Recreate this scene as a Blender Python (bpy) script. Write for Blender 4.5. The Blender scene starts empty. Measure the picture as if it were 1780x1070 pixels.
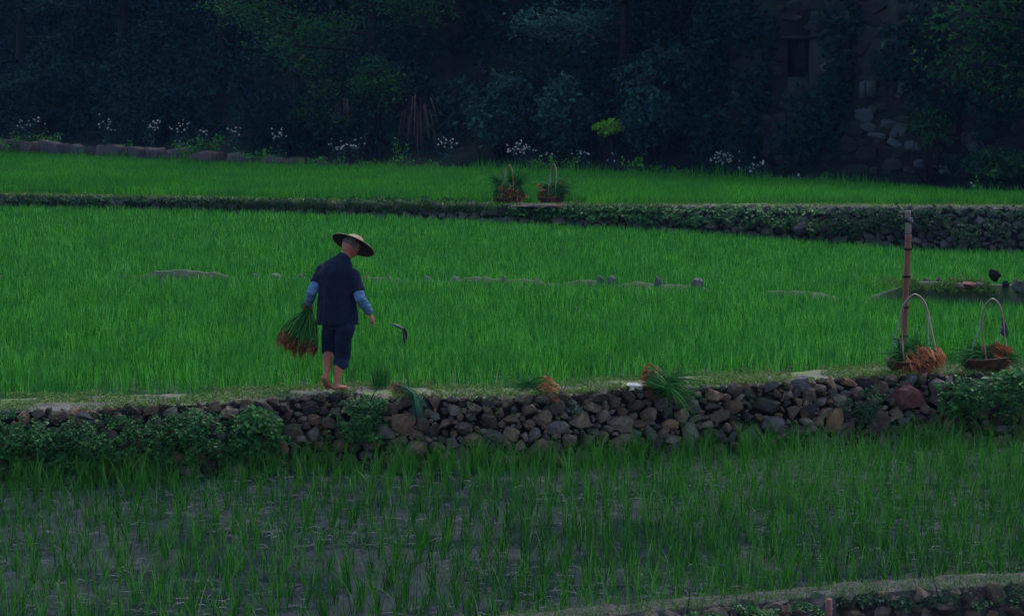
import bpy, bmesh, math, random
import numpy as np
from mathutils import Vector, Matrix, noise as mnoise

R = np.random.default_rng(7)
random.seed(7)
S = bpy.context.scene
COL = S.collection
# ------------------------------------------------------------------ camera
H = 3.1; FPX = 4203.0; PITCH = math.atan((535 - 126) / FPX)
cd = bpy.data.cameras.new('camera'); cam = bpy.data.objects.new('camera', cd); COL.objects.link(cam)
cam.location = (0, 0, H); cam.rotation_euler = (math.pi / 2 - PITCH, 0, 0)
cd.sensor_width = 36; cd.lens = FPX * 36 / 1780; cd.clip_start = 0.1; cd.clip_end = 2000
S.camera = cam
# ------------------------------------------------------------------ light
SUN_EL, SUN_AZ = math.radians(58), math.radians(25)       # azimuth from +Y towards +X
w = bpy.data.worlds.new('World'); S.world = w; w.use_nodes = True
nt = w.node_tree; nt.nodes.clear()
sky = nt.nodes.new('ShaderNodeTexSky'); sky.sky_type = 'NISHITA'; sky.sun_disc = False
sky.sun_elevation = SUN_EL; sky.sun_rotation = SUN_AZ; sky.air_density = 1.3; sky.dust_density = 2.0
bg = nt.nodes.new('ShaderNodeBackground'); bg.inputs[1].default_value = 0.12
ow = nt.nodes.new('ShaderNodeOutputWorld')
nt.links.new(sky.outputs[0], bg.inputs[0]); nt.links.new(bg.outputs[0], ow.inputs[0])
ld = bpy.data.lights.new('sun', 'SUN'); ld.energy = 1.2; ld.angle = math.radians(20); ld.color = (1, .97, .92)
sun = bpy.data.objects.new('sun', ld); COL.objects.link(sun)
sd = Vector((math.sin(SUN_AZ) * math.cos(SUN_EL), math.cos(SUN_AZ) * math.cos(SUN_EL), math.sin(SUN_EL)))
sun.rotation_euler = sd.to_track_quat('Z', 'Y').to_euler()
S.view_settings.view_transform = 'Standard'; S.view_settings.look = 'None'
S.view_settings.exposure = 1.3; S.view_settings.gamma = 1

# ------------------------------------------------------------------ measuring helpers
cp, sp = math.cos(PITCH), math.sin(PITCH)
def ray(px, py):
    xc = (px - 890) / FPX; yc = (535 - py) / FPX
    return np.array([xc, cp + yc * sp, -sp + yc * cp])
def PZ(px, py, z):
    d = ray(px, py); return np.array([0, 0, H]) + d * ((z - H) / d[2])
def PD(px, py, D):
    d = ray(px, py); return np.array([0, 0, H]) + d * (D / d[1])
class Line:
    """a terrace edge: y and z as functions of x"""
    def __init__(s, pts):
        w = np.array([PZ(a, b, c) for a, b, c in pts]); s.x, s.yy, s.zz = w[:, 0], w[:, 1], w[:, 2]
        s.w = 0.0
    def y(s, x):
        x = np.asarray(x, float); return np.interp(x, s.x, s.yy)
    def z(s, x): return np.interp(np.asarray(x, float), s.x, s.zz)
def fade(v): return v * v * (3 - 2 * v)
_T = np.random.default_rng(3).random((256, 256))
def vn(x, y, f=1.0):
    x = np.asarray(x, float) * f + 1000.3; y = np.asarray(y, float) * f + 1000.7
    xi = np.floor(x).astype(int); yi = np.floor(y).astype(int); fx = fade(x - xi); fy = fade(y - yi)
    g = lambda a, b: _T[a % 256, b % 256]
    return (g(xi, yi) * (1 - fx) + g(xi + 1, yi) * fx) * (1 - fy) + (g(xi, yi + 1) * (1 - fx) + g(xi + 1, yi + 1) * fx) * fy
def fbm(x, y, f=1.0): return (vn(x, y, f) + .5 * vn(x, y, f * 2.1) + .25 * vn(x, y, f * 4.3)) / 1.75

# ------------------------------------------------------------------ materials
def newmat(name):
    m = bpy.data.materials.new(name); m.use_nodes = True; n = m.node_tree; n.nodes.clear()
    o = n.nodes.new('ShaderNodeOutputMaterial'); return m, n, o
def ramp(n, cols, fac):
    r = n.nodes.new('ShaderNodeValToRGB'); cr = r.color_ramp
    while len(cr.elements) > 1: cr.elements.remove(cr.elements[-1])
    for i, c in enumerate(cols):
        p = i / max(1, len(cols) - 1)
        e = cr.elements[0] if i == 0 else cr.elements.new(p)
        e.position = p; e.color = (*c, 1)
    n.links.new(fac, r.inputs[0]); return r.outputs[0]
def attr(n, name='rnd'):
    a = n.nodes.new('ShaderNodeAttribute'); a.attribute_name = name; return a.outputs['Fac']
def texco(n, kind='Object'):
    t = n.nodes.new('ShaderNodeTexCoord'); return t.outputs[kind]
def noise(n, scale, vec=None, detail=5, rough=.6, stretch=None):
    t = n.nodes.new('ShaderNodeTexNoise'); t.inputs['Scale'].default_value = scale
    t.inputs['Detail'].default_value = detail; t.inputs['Roughness'].default_value = rough
    if vec is None: vec = texco(n)
    if stretch:
        mp = n.nodes.new('ShaderNodeMapping'); mp.inputs['Scale'].default_value = stretch
        n.links.new(vec, mp.inputs[0]); vec = mp.outputs[0]
    n.links.new(vec, t.inputs['Vector']); return t.outputs['Fac']
def mix(n, fac, a, b, mode='MIX'):
    m = n.nodes.new('ShaderNodeMix'); m.data_type = 'RGBA'; m.blend_type = mode
    for sock, v in ((m.inputs[0], fac), (m.inputs[6], a), (m.inputs[7], b)):
        if hasattr(v, 'is_output'): n.links.new(v, sock)
        elif isinstance(v, tuple): sock.default_value = (*v, 1)
        else: sock.default_value = v
    return m.outputs[2]
def mapr(n, v, a, b, c=0, d=1):
    m = n.nodes.new('ShaderNodeMapRange'); n.links.new(v, m.inputs[0])
    for i, k in enumerate((a, b, c, d)): m.inputs[i + 1].default_value = k
    return m.outputs[0]
def bump(n, h, st, dist=.02):
    b = n.nodes.new('ShaderNodeBump'); b.inputs['Strength'].default_value = st; b.inputs['Distance'].default_value = dist
    n.links.new(h, b.inputs['Height']); return b.outputs[0]
def prin(n, col, rough=.6, spec=.3, normal=None, metal=0):
    p = n.nodes.new('ShaderNodeBsdfPrincipled')
    for key, v in (('Base Color', col), ('Roughness', rough)):
        if hasattr(v, 'is_output'): n.links.new(v, p.inputs[key])
        else: p.inputs[key].default_value = (*v, 1) if isinstance(v, tuple) else v
    p.inputs['Specular IOR Level'].default_value = spec; p.inputs['Metallic'].default_value = metal
    if normal: n.links.new(normal, p.inputs['Normal'])
    return p
def leafmat(name, cols, tr=.3, rough=.65, spec=.10, patch=None):
    m, n, o = newmat(name); c = ramp(n, cols, attr(n))
    if patch: c = mix(n, mapr(n, noise(n, patch[0], detail=3), .4, .65), c, mix(n, .65, c, patch[1]))
    p = prin(n, c, rough, spec); t = n.nodes.new('ShaderNodeBsdfTranslucent'); n.links.new(c, t.inputs[0])
    mx = n.nodes.new('ShaderNodeMixShader'); mx.inputs[0].default_value = tr
    n.links.new(p.outputs[0], mx.inputs[1]); n.links.new(t.outputs[0], mx.inputs[2]); n.links.new(mx.outputs[0], o.inputs[0])
    return m
def solid(name, cols, rough=.7, spec=.2, nscale=8, bst=.3, bscale=40, stretch=None, bdist=.01, metal=0):
    m, n, o = newmat(name); v = texco(n)
    c = ramp(n, cols, mapr(n, noise(n, nscale, v, stretch=stretch), .3, .7))
    nm = bump(n, noise(n, bscale, v, stretch=stretch), bst, bdist) if bst else None
    p = prin(n, c, rough, spec, nm, metal); n.links.new(p.outputs[0], o.inputs[0]); return m
def rockmat(name, cols, moss=(.02, .045, .012), mossamt=.65, rough=.72, spec=.2):
    m, n, o = newmat(name); v = texco(n)
    c = ramp(n, cols, attr(n))
    c = mix(n, .75, c, ramp(n, [(.16, .15, .17), (.62, .6, .64), (1.1, 1.05, 1.0), (1.9, 1.8, 1.75)], mapr(n, noise(n, 22, v, 9, .78), .28, .72)), 'MULTIPLY')
    rust = mapr(n, noise(n, 3.5, v, 3), .6, .72)
    c = c if name == 'ruin_rock' else mix(n, rust, c, mix(n, .5, c, (.2, .085, .035)))
    g = n.nodes.new('ShaderNodeNewGeometry'); sx = n.nodes.new('ShaderNodeSeparateXYZ'); n.links.new(g.outputs['Normal'], sx.inputs[0])
    up = mapr(n, sx.outputs[2], -.2, .8, 0, mossamt); pn = mapr(n, noise(n, 5, v, 4), .48, .62)
    mm = n.nodes.new('ShaderNodeMath'); mm.operation = 'MULTIPLY'; n.links.new(up, mm.inputs[0]); n.links.new(pn, mm.inputs[1])
    c = mix(n, mm.outputs[0], c, moss)
    p = prin(n, c, rough, spec, bump(n, noise(n, 30, v, 9, .8), 1.0, .03)); n.links.new(p.outputs[0], o.inputs[0]); return m

M = {}
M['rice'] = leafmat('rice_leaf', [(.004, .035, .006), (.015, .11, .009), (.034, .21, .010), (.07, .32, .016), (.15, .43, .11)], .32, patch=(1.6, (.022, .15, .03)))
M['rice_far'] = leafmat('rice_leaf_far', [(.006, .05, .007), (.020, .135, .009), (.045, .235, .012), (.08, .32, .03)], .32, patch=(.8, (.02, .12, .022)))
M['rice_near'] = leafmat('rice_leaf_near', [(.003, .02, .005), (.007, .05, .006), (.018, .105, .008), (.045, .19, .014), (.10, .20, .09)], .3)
M['grass'] = leafmat('bank_grass', [(.02, .07, .02), (.045, .13, .022), (.09, .17, .03), (.14, .15, .06)], .25)
M['seedling'] = leafmat('seedling_leaf', [(.008, .05, .010), (.018, .10, .018), (.04, .18, .03)], .2)
M['seedling_blue'] = leafmat('wilted_seedling_leaf', [(.01, .05, .03), (.02, .09, .05), (.04, .14, .08)], .2)
M['root'] = leafmat('seedling_root', [(.09, .035, .018), (.30, .085, .032), (.46, .16, .075)], .1)
M['root_dark'] = leafmat('muddy_root', [(.04, .014, .008), (.14, .045, .022), (.34, .12, .05)], .1)
M['vine'] = leafmat('vine_leaf', [(.008, .035, .012), (.018, .075, .02), (.035, .14, .03), (.085, .21, .04)], .25, .5, .15)
M['vine_dark'] = leafmat('dark_vine_leaf', [(.006, .022, .012), (.014, .05, .02), (.03, .085, .035)], .2)
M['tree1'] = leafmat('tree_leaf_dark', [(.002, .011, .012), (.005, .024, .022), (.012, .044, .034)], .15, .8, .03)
M['tree2'] = leafmat('tree_leaf_mid', [(.004, .018, .017), (.009, .036, .025), (.018, .068, .026), (.024, .085, .028), (.07, .20, .03)], .3, .8, .04)  # brightest stop paints the highlights of sunlit leaves into the colour
M['tree3'] = leafmat('tree_leaf_blue', [(.004, .018, .022), (.010, .038, .040), (.022, .070, .064), (.035, .11, .09)], .2, .8, .05)  # top stop lightened to paint in highlighted sprays
M['lime'] = leafmat('lime_leaf', [(.05, .16, .008), (.09, .24, .012), (.14, .32, .02)], .35)
M['weed'] = leafmat('weed_leaf', [(.02, .09, .015), (.04, .16, .02), (.07, .23, .03)], .3)
M['petal'] = leafmat('petal', [(.13, .14, .15), (.3, .3, .3)], .3)
M['dead'] = leafmat('dead_frond', [(.010, .007, .009), (.028, .016, .016), (.08, .05, .045)], .15)
M['straw'] = leafmat('straw', [(.02, .02, .025), (.045, .045, .055), (.11, .11, .125)], .1)
M['stem'] = solid('stem', [(.03, .05, .03), (.06, .08, .04)], nscale=20, bst=0)
M['bark'] = solid('bark', [(.004, .004, .006), (.016, .014, .016)], .85, .1, 6, .6, 14, (1, 1, .2), .03)
M['rock'] = rockmat('wall_rock', [(.032, .028, .032), (.075, .058, .058), (.12, .085, .072), (.17, .10, .07), (.21, .165, .135), (.085, .08, .10)])
M['rock_far'] = rockmat('mossy_rock', [(.035, .035, .04), (.08, .075, .085), (.14, .12, .13)], mossamt=.8)
M['pale'] = rockmat('pale_rock', [(.45, .45, .48), (.62, .62, .66)], mossamt=.1)
M['ruin'] = rockmat('ruin_rock', [(.004, .006, .009), (.010, .013, .020), (.045, .06, .088)], mossamt=.7)
M['red_rock'] = rockmat('red_rock', [(.10, .04, .045), (.17, .06, .05)], mossamt=.1)
M['tan_rock'] = rockmat('tan_rock', [(.2, .13, .09), (.26, .15, .09)], mossamt=.1)
M['slab'] = rockmat('slab_rock', [(.016, .016, .024), (.035, .030, .042), (.055, .038, .040)], mossamt=.3)
M['bundstone'] = rockmat('bund_rock', [(.07, .07, .08), (.14, .14, .155)], mossamt=.1)
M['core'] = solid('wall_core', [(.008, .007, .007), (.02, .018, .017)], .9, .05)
def mudmat():
    m, n, o = newmat('bank_soil'); v = texco(n)
    c = ramp(n, [(.025, .022, .022), (.06, .054, .055), (.10, .09, .092)], mapr(n, noise(n, 6, v, 8, .7), .3, .7))
    c = mix(n, mapr(n, noise(n, 2.2, v, 6), .44, .54), c, ramp(n, [(.03, .055, .012), (.07, .11, .02)], noise(n, 40, v)))
    p = prin(n, c, .7, .3, bump(n, noise(n, 25, v, 8), .8, .03)); n.links.new(p.outputs[0], o.inputs[0]); return m
M['soil'] = mudmat()
M['bank_mud'] = solid('near_bank_mud', [(.008, .008, .008), (.024, .023, .025), (.06, .055, .062)], .75, .2, 9, 1.0, 22, None, .04)
def watermat(name, wet=.5, cols=((.004, .006, .010), (.009, .011, .019), (.026, .028, .042))):
    m, n, o = newmat(name); v = texco(n)
    c = ramp(n, list(cols), mapr(n, noise(n, 3, v, 8, .7), .3, .7))
    mask = mapr(n, noise(n, .9, v, 5, .65), .42, .58)
    rr = mapr(n, mask, 0, 1, .08, .38)
    rip = noise(n, 14, v, 3, .6, (1, 2.2, 1)); lump = noise(n, 26, v, 7, .75)
    hh = n.nodes.new('ShaderNodeMix'); n.links.new(mask, hh.inputs[0]); n.links.new(rip, hh.inputs[2]); n.links.new(lump, hh.inputs[3])
    p = prin(n, c, rr, .10, bump(n, hh.outputs[0], .26, .02)); n.links.new(p.outputs[0], o.inputs[0]); return m
M['water'] = watermat('muddy_water')
M['bund'] = solid('bund_mud', [(.012, .035, .01), (.025, .045, .02), (.06, .065, .065)], .7, .2, 6, .8, 30, None, .03)
M['mud'] = watermat('paddy_mud', cols=((.01, .016, .014), (.03, .036, .036), (.08, .088, .10)))  # lighter tones stand in for water glints in gaps of the rice
M['hill'] = solid('forest_floor', [(.003, .007, .006), (.010, .016, .012)], .95, .05, .8, .8, 3, None, .3)
M['ground'] = solid('far_ground', [(.01, .02, .01), (.02, .03, .015)], .95, .05, .2, 0)

# ------------------------------------------------------------------ mesh building
def make_mesh(name, V, quads=None, tris=None, rnd=None, smooth=False):
    me = bpy.data.meshes.new(name)
    q = np.zeros((0, 4), int) if quads is None else quads; t = np.zeros((0, 3), int) if tris is None else tris
    me.vertices.add(len(V)); me.vertices.foreach_set('co', np.asarray(V, np.float32).ravel())
    li = np.concatenate([q.ravel(), t.ravel()]).astype(np.int32)
    me.loops.add(len(li)); me.loops.foreach_set('vertex_index', li)
    me.polygons.add(len(q) + len(t))
    ls = np.concatenate([np.arange(len(q)) * 4, len(q) * 4 + np.arange(len(t)) * 3]).astype(np.int32)
    me.polygons.foreach_set('loop_start', ls)
    if smooth: me.polygons.foreach_set('use_smooth', np.ones(len(ls), bool))
    me.update(calc_edges=True)
    if rnd is not None:
        a = me.attributes.new('rnd', 'FLOAT', 'POINT'); a.data.foreach_set('value', np.asarray(rnd, np.float32))
    return me
class MB:
    def __init__(s): s.V, s.Q, s.T, s.A, s.n = [], [], [], [], 0
    def add(s, V, quads=None, tris=None, rnd=.5):
        V = np.asarray(V, float).reshape(-1, 3)
        if quads is not None: s.Q.append(np.asarray(quads).reshape(-1, 4) + s.n)
        if tris is not None: s.T.append(np.asarray(tris).reshape(-1, 3) + s.n)
        s.A.append(np.full(len(V), rnd) if np.isscalar(rnd) else np.asarray(rnd).ravel()); s.V.append(V); s.n += len(V); return s
    def strips(s, P, side, W, rnd):
        """P (N,S,3) curves, side (N,3)|(N,S,3), W (N,S) half widths"""
        N, K, _ = P.shape
        if side.ndim == 2: side = side[:, None, :]
        L = P - side * W[..., None]; Rr = P + side * W[..., None]
        V = np.stack([L, Rr], 2).reshape(-1, 3)
        b = (np.arange(N)[:, None] * K + np.arange(K - 1)[None]).ravel() * 2
        q = np.stack([b, b + 1, b + 3, b + 2], 1)
        return s.add(V, quads=q, rnd=np.repeat(np.asarray(rnd), K * 2))
    def leaves(s, C, size, rng=R, up=.5, rnd=None, flat=None, asp=.45):
        N = len(C); size = np.broadcast_to(size, (N,))
        nrm = rng.normal(size=(N, 3)); nrm[:, 2] = np.abs(nrm[:, 2]) * .6 + up
        if flat is not None: nrm = nrm * .6 + flat
        nrm /= np.linalg.norm(nrm, axis=1)[:, None]
        d = rng.normal(size=(N, 3)); d[:, 2] -= .35; d -= nrm * (d * nrm).sum(1)[:, None]; d /= np.linalg.norm(d, axis=1)[:, None]
        e = np.cross(nrm, d); sz = size[:, None]
        a = C - d * sz * .5; b = C + e * sz * asp * .5 + nrm * sz * .10; c = C + d * sz * .5 - nrm * sz * .08; f = C - e * sz * asp * .5 + nrm * sz * .10
        V = np.stack([a, b, c, f], 1).reshape(-1, 3); i = np.arange(N)[:, None] * 4
        if rnd is None: rnd = rng.random(N)
        return s.add(V, tris=np.concatenate([i + [0, 1, 2], i + [0, 2, 3]]), rnd=np.repeat(rnd, 4))
    def tube(s, P, rad, k=8, rnd=.5, flat=1.0, ref=(0, 1, 0), cap=True):
        P = np.asarray(P, float); n = len(P); rad = np.broadcast_to(rad, (n,)).astype(float)
        T = np.gradient(P, axis=0); T /= np.linalg.norm(T, axis=1)[:, None] + 1e-9
        ref = np.array(ref, float); A = np.cross(T, ref); bad = np.linalg.norm(A, axis=1) < .05
        A[bad] = np.cross(T[bad], [1, .1, 0]); A /= np.linalg.norm(A, axis=1)[:, None]; B = np.cross(T, A)
        th = np.arange(k) * 2 * math.pi / k
        V = P[:, None] + (A[:, None] * np.cos(th)[None, :, None] * rad[:, None, None] + B[:, None] * np.sin(th)[None, :, None] * rad[:, None, None] * flat)
        q = [[i * k + j, i * k + (j + 1) % k, (i + 1) * k + (j + 1) % k, (i + 1) * k + j] for i in range(n - 1) for j in range(k)]
        V = V.reshape(-1, 3); t = []
        if cap:
            V = np.vstack([V, P[0], P[-1]]); c0, c1 = n * k, n * k + 1
            t = [[c0, (j + 1) % k, j] for j in range(k)] + [[c1, (n - 1) * k + j, (n - 1) * k + (j + 1) % k] for j in range(k)]
        return s.add(V, quads=np.array(q), tris=np.array(t) if t else None, rnd=rnd)
    def loft(s, P, ra, rb, side, k=20, rnd=.5):
        """elliptic rings: ra along side, rb across"""
        P = np.asarray(P, float); n = len(P); T = np.gradient(P, axis=0); T /= np.linalg.norm(T, axis=1)[:, None] + 1e-9
        side = np.broadcast_to(np.asarray(side, float), (n, 3)); A = side - T * (side * T).sum(1)[:, None]
        A /= np.linalg.norm(A, axis=1)[:, None]; B = np.cross(T, A); th = np.arange(k) * 2 * math.pi / k
        ra = np.broadcast_to(ra, (n,)); rb = np.broadcast_to(rb, (n,))
        V = (P[:, None] + A[:, None] * (np.cos(th) * ra[:, None])[..., None] + B[:, None] * (np.sin(th) * rb[:, None])[..., None]).reshape(-1, 3)
        q = [[i * k + j, i * k + (j + 1) % k, (i + 1) * k + (j + 1) % k, (i + 1) * k + j] for i in range(n - 1) for j in range(k)]
        V = np.vstack([V, P[0], P[-1]]); c0, c1 = n * k, n * k + 1
        t = [[c0, (j + 1) % k, j] for j in range(k)] + [[c1, (n - 1) * k + j, (n - 1) * k + (j + 1) % k] for j in range(k)]
        return s.add(V, quads=np.array(q), tris=np.array(t), rnd=rnd)
    def box(s, c, size, rot=None, rnd=.5):
        x = np.array([[a, b, d] for a in (-.5, .5) for b in (-.5, .5) for d in (-.5, .5)]) * size
        if rot is not None: x = x @ np.array(rot).T
        return s.add(x + c, quads=np.array([[0, 1, 3, 2], [4, 6, 7, 5], [0, 4, 5, 1], [2, 3, 7, 6], [0, 2, 6, 4], [1, 5, 7, 3]]), rnd=rnd)
    def arrays(s):
        return (np.concatenate(s.V), np.concatenate(s.Q) if s.Q else None, np.concatenate(s.T) if s.T else None, np.concatenate(s.A))
    def build(s, name, mat, parent=None, origin=None, smooth=False, label=None, kind=None, cat=None, group=None):
        V, Q, T, A = s.arrays()
        if parent is not None: o0 = np.array(parent['_o'])
        elif origin is not None: o0 = np.array(origin, float)
        elif kind is not None: o0 = np.zeros(3)
        else: o0 = np.array([V[:, 0].mean(), V[:, 1].mean(), V[:, 2].min()])
        me = make_mesh(name, V - o0, Q, T, A, smooth); me.materials.append(mat)
        o = bpy.data.objects.new(name, me); COL.objects.link(o); o['_o'] = [float(v) for v in o0]
        if parent is not None: o.parent = parent
        else: o.location = o0
        tag(o, label, cat, group, kind); return o
def tag(o, label=None, cat=None, group=None, kind=None):
    if label: o['label'] = label
    if cat: o['category'] = cat
    if group: o['group'] = group
    if kind: o['kind'] = kind
def thing(name, loc, label, cat, group=None):
    o = bpy.data.objects.new(name, None); COL.objects.link(o); o.location = loc; o.empty_display_size = .1
    o['_o'] = [float(v) for v in loc]; tag(o, label, cat, group); return o
def copy_tree(src, loc, rz, label, group=None, scale=None):
    r = src.copy(); COL.objects.link(r); r.location = loc; r.rotation_euler = (0, 0, rz); r['label'] = label
    if group: r['group'] = group
    if scale: r.scale = scale
    for ch in list(src.children):
        c = ch.copy(); COL.objects.link(c); c.parent = r
        for g in list(ch.children):
            d = g.copy(); COL.objects.link(d); d.parent = c
    return r
def evaluated(V, Q, T, mods):
    me = make_mesh('tmp', V, Q, T); o = bpy.data.objects.new('tmp', me); COL.objects.link(o)
    for kind, kw in mods:
        m = o.modifiers.new(kind, kind)
        for k, v in kw.items(): setattr(m, k, v)
    dg = bpy.context.evaluated_depsgraph_get(); dg.update(); ev = o.evaluated_get(dg)
    out = bpy.data.meshes.new_from_object(ev); bpy.data.objects.remove(o); bpy.data.meshes.remove(me)
    return out
def mesh_arrays(me):
    me.calc_loop_triangles(); V = np.empty(len(me.vertices) * 3, np.float32); me.vertices.foreach_get('co', V)
    T = np.empty(len(me.loop_triangles) * 3, np.int32); me.loop_triangles.foreach_get('vertices', T)
    return V.reshape(-1, 3).astype(float), T.reshape(-1, 3)
def remeshed(mb, vox, name, mat, parent, smooth_it=4, fold=None, label=None):
    V, Q, T, A = mb.arrays()
    me = evaluated(V, Q, T, [('REMESH', dict(mode='VOXEL', voxel_size=vox)), ('SMOOTH', dict(iterations=smooth_it, factor=.5))])
    V, T = mesh_arrays(me)
    if fold is not None:
        nn = np.empty(len(me.vertices) * 3, np.float32); me.vertices.foreach_get('normal', nn); V = V + nn.reshape(-1, 3) * fold(V)[:, None]
    bpy.data.meshes.remove(me)
    o0 = np.array(parent['_o']); me = make_mesh(name, V - o0, None, T, np.full(len(V), .5), True); me.materials.append(mat)
    o = bpy.data.objects.new(name, me); COL.objects.link(o); o.parent = parent; o['_o'] = [float(v) for v in o0]
    if label: o['label'] = label
    return o

# ------------------------------------------------------------------ terrain lines
ZW = -.68
LA = Line([(-200, 1100, -.55), (700, 1082, -.55), (900, 1066, -.55), (1200, 1038, -.55), (1500, 1010, -.55), (1780, 994, -.55), (2000, 988, -.55)])
LB = Line([(-200, 1130, -.56), (700, 1110, -.56), (900, 1082, -.56), (1200, 1051, -.56), (1500, 1026, -.56), (1780, 1010, -.56), (2000, 1003, -.56)])
LC = Line([(-300, 722, -.02), (0, 714, -.02), (150, 712, -.02), (300, 704, -.01), (480, 692, 0), (600, 684, 0), (700, 690, 0), (850, 690, 0), (1000, 684, 0), (1100, 674, .01), (1250, 670, .0), (1400, 660, .02), (1520, 654, .02), (1640, 650, .03), (1780, 652, .0), (2000, 655, .0)])
LD = Line([(-300, 697, 0), (0, 692, 0), (150, 690, 0), (300, 684, 0), (480, 677, 0), (600, 671, 0), (850, 674, 0), (1000, 666, 0), (1100, 658, 0), (1250, 652, 0), (1400, 645, 0), (1640, 633, 0), (1780, 632, 0), (2000, 632, 0)])
LF = Line([(-300, 335, .5), (0, 338, .5), (300, 343, .5), (600, 350, .5), (800, 354, .5), (900, 357, .5), (1000, 357, .5), (1200, 357, .52), (1500, 357, .6), (1780, 359, .62), (2100, 362, .62)])
LH = Line([(-400, 250, .67), (0, 263, .70), (300, 277, .70), (450, 284, .70), (600, 288, .70), (900, 293, .70), (1200, 303, .70), (1500, 318, .68), (1780, 334, .66), (2100, 350, .6)])
def zE(x): return np.interp(x, [-12, -3, 0, 3, 8], [.10, .08, .0, -.12, -.38])
def yE(x): return LF.y(x) - .25
def yMS(x): return LD.y(x) + .05
def zmid(x, y):
    t = np.clip((y - yMS(x)) / (yE(x) - yMS(x)), 0, 1); return -.06 * (1 - t) + zE(x) * t
def zUp(x): return LF.z(x) - .05
def zfar(x): return np.interp(x, [-12, 6, 10], [.5, .5, .45])
def zupper(x, y):
    y0, y1 = LF.y(x) + .5, LH.y(x); t = np.clip((y - y0) / (y1 - y0), 0, 1); return zUp(x) * (1 - t) + zfar(x) * t
def sheet(name, xs, rows, mat, label=None, kind='structure', amp=0, freq=3):
    """rows: list of (y(x), z(x)) arrays"""
    Vs = np.stack([np.stack([xs, np.broadcast_to(y, xs.shape), np.broadcast_to(z, xs.shape)], 1) for y, z in rows]); a, b = Vs.shape[:2]
    if amp:
        Vs[..., 2] += (fbm(Vs[..., 0], Vs[..., 1], freq) - .5) * amp
    i = (np.arange(a - 1)[:, None] * b + np.arange(b - 1)[None]).ravel()
    mb = MB().add(Vs.reshape(-1, 3), quads=np.stack([i, i + 1, i + b + 1, i + b], 1))
    return mb.build(name, mat, kind=kind, smooth=True, label=label)
XS = np.arange(-26, 26.01, .12); XW = np.arange(-40, 40.1, .5)
def lerp_rows(y0, z0, y1, z1, n): return [(y0 + (y1 - y0) * t, z0 + (z1 - z0) * t) for t in np.linspace(0, 1, n)]
# ------------------------------------------------------------------ the setting
ones = np.ones_like(XS)
MB().add([[-600, -300, -2.2], [600, -300, -2.2], [600, 900, -2.2], [-600, 900, -2.2]], quads=[[0, 1, 2, 3]]).build('ground', M['ground'], kind='structure')
sheet('bottom_paddy_water', XS, lerp_rows(5 * ones, -1.35, LB.y(XS) - .05, -1.35, 6), M['water'])
sheet('near_bank', XS, [(LB.y(XS) - .12, -1.4 * ones)] + lerp_rows(LB.y(XS), LB.z(XS) - .02, LA.y(XS), LA.z(XS), 7) + [(LA.y(XS) + .12, ZW - .05)], M['bank_mud'], amp=.05, freq=12)
sheet('lower_paddy_water', XS, lerp_rows(LA.y(XS) + .0, ZW * ones, LC.y(XS) + .1, ZW, 90), M['water'], amp=.035, freq=4)
sheet('main_bank', XS, [(LC.y(XS) + .06, (ZW - .1) * ones), (LC.y(XS) + .08, LC.z(XS) - .12)] + lerp_rows(LC.y(XS) + .1, LC.z(XS) - .03, LD.y(XS), .0 * ones, 9) + [(LD.y(XS) + .25, -.12 * ones)], M['soil'], amp=.06, freq=4)
ts = np.linspace(0, 1, 60); y0, y1 = yMS(XS), yE(XS) + .2
sheet('middle_paddy_mud', XS, [(y0 + (y1 - y0) * t, zmid(XS, y0 + (y1 - y0) * t) - .0) for t in ts], M['mud'], amp=.03)
sheet('far_bank', XS, [(LF.y(XS) - .05, zE(XS) - .3), (LF.y(XS) + .0, LF.z(XS) - .15)] + lerp_rows(LF.y(XS) + .05, LF.z(XS) - .02, LF.y(XS) + .55, LF.z(XS), 4) + [(LF.y(XS) + .7, zUp(XS) - .1)], M['soil'], amp=.05)
y0, y1 = LF.y(XS) + .5, LH.y(XS) + 1
sheet('upper_paddy_mud', XS, [(y0 + (y1 - y0) * t, zupper(XS, y0 + (y1 - y0) * t)) for t in np.linspace(0, 1, 20)], M['mud'])
yh = LH.y(XW)
sheet('hillside', XW, [(yh, zfar(XW) - .15), (yh + .8, zfar(XW) + .0)] + [(yh + d, zfar(XW) + z) for d, z in ((2, .15), (4, .5), (6, 1.2), (8, 2.4), (10, 4), (13, 6.5), (18, 11), (25, 19), (40, 36), (70, 72))], M['hill'], amp=1.0, freq=.5)

# ------------------------------------------------------------------ rice
def scatter(ya, yb, dens, margin=1.6, rng=R, ymin=None, ymax=None):
    """random points between two lines, inside what the camera could see with a margin"""
    xs = np.linspace(-22, 22, 200); lo, hi = ya(xs).min(), yb(xs).max()
    hw = hi * .2118 + margin; N = int(dens * 2 * hw * (hi - lo)); x = rng.uniform(-hw, hw, N); y = rng.uniform(lo, hi, N)
    k = (y > ya(x)) & (y < yb(x)) & (np.abs(x) < y * .2118 + margin); return x[k], y[k]
def blades(mb, base, h, wd, lean, curl, seg=3, rng=R, rnd=None, dirn=None):
    N = len(base); yaw = rng.uniform(0, 2 * math.pi, N) if dirn is None else dirn
    d = np.stack([np.cos(yaw), np.sin(yaw), np.zeros(N)], 1); t = np.linspace(0, 1, seg + 1)
    P = base[:, None] + d[:, None] * (h * lean)[:, None, None] * t[None, :, None] + d[:, None] * (h * curl)[:, None, None] * (t ** 2.5)[None, :, None]
    P[..., 2] += h[:, None] * (t[None] - (curl * .55)[:, None] * t[None] ** 3)
    ya = rng.uniform(-1.2, 1.2, N); side = np.stack([np.cos(ya), np.sin(ya), np.zeros(N)], 1)
    W = wd[:, None] * (np.array([.55, 1, .85, .6, .35, .1]) if seg == 5 else np.interp(t, [0, .3, .7, 1], [.6, 1, .7, .08]))[None]
    if rnd is None: rnd = rng.random(N)
    mb.strips(P, side, W, rnd)
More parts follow.
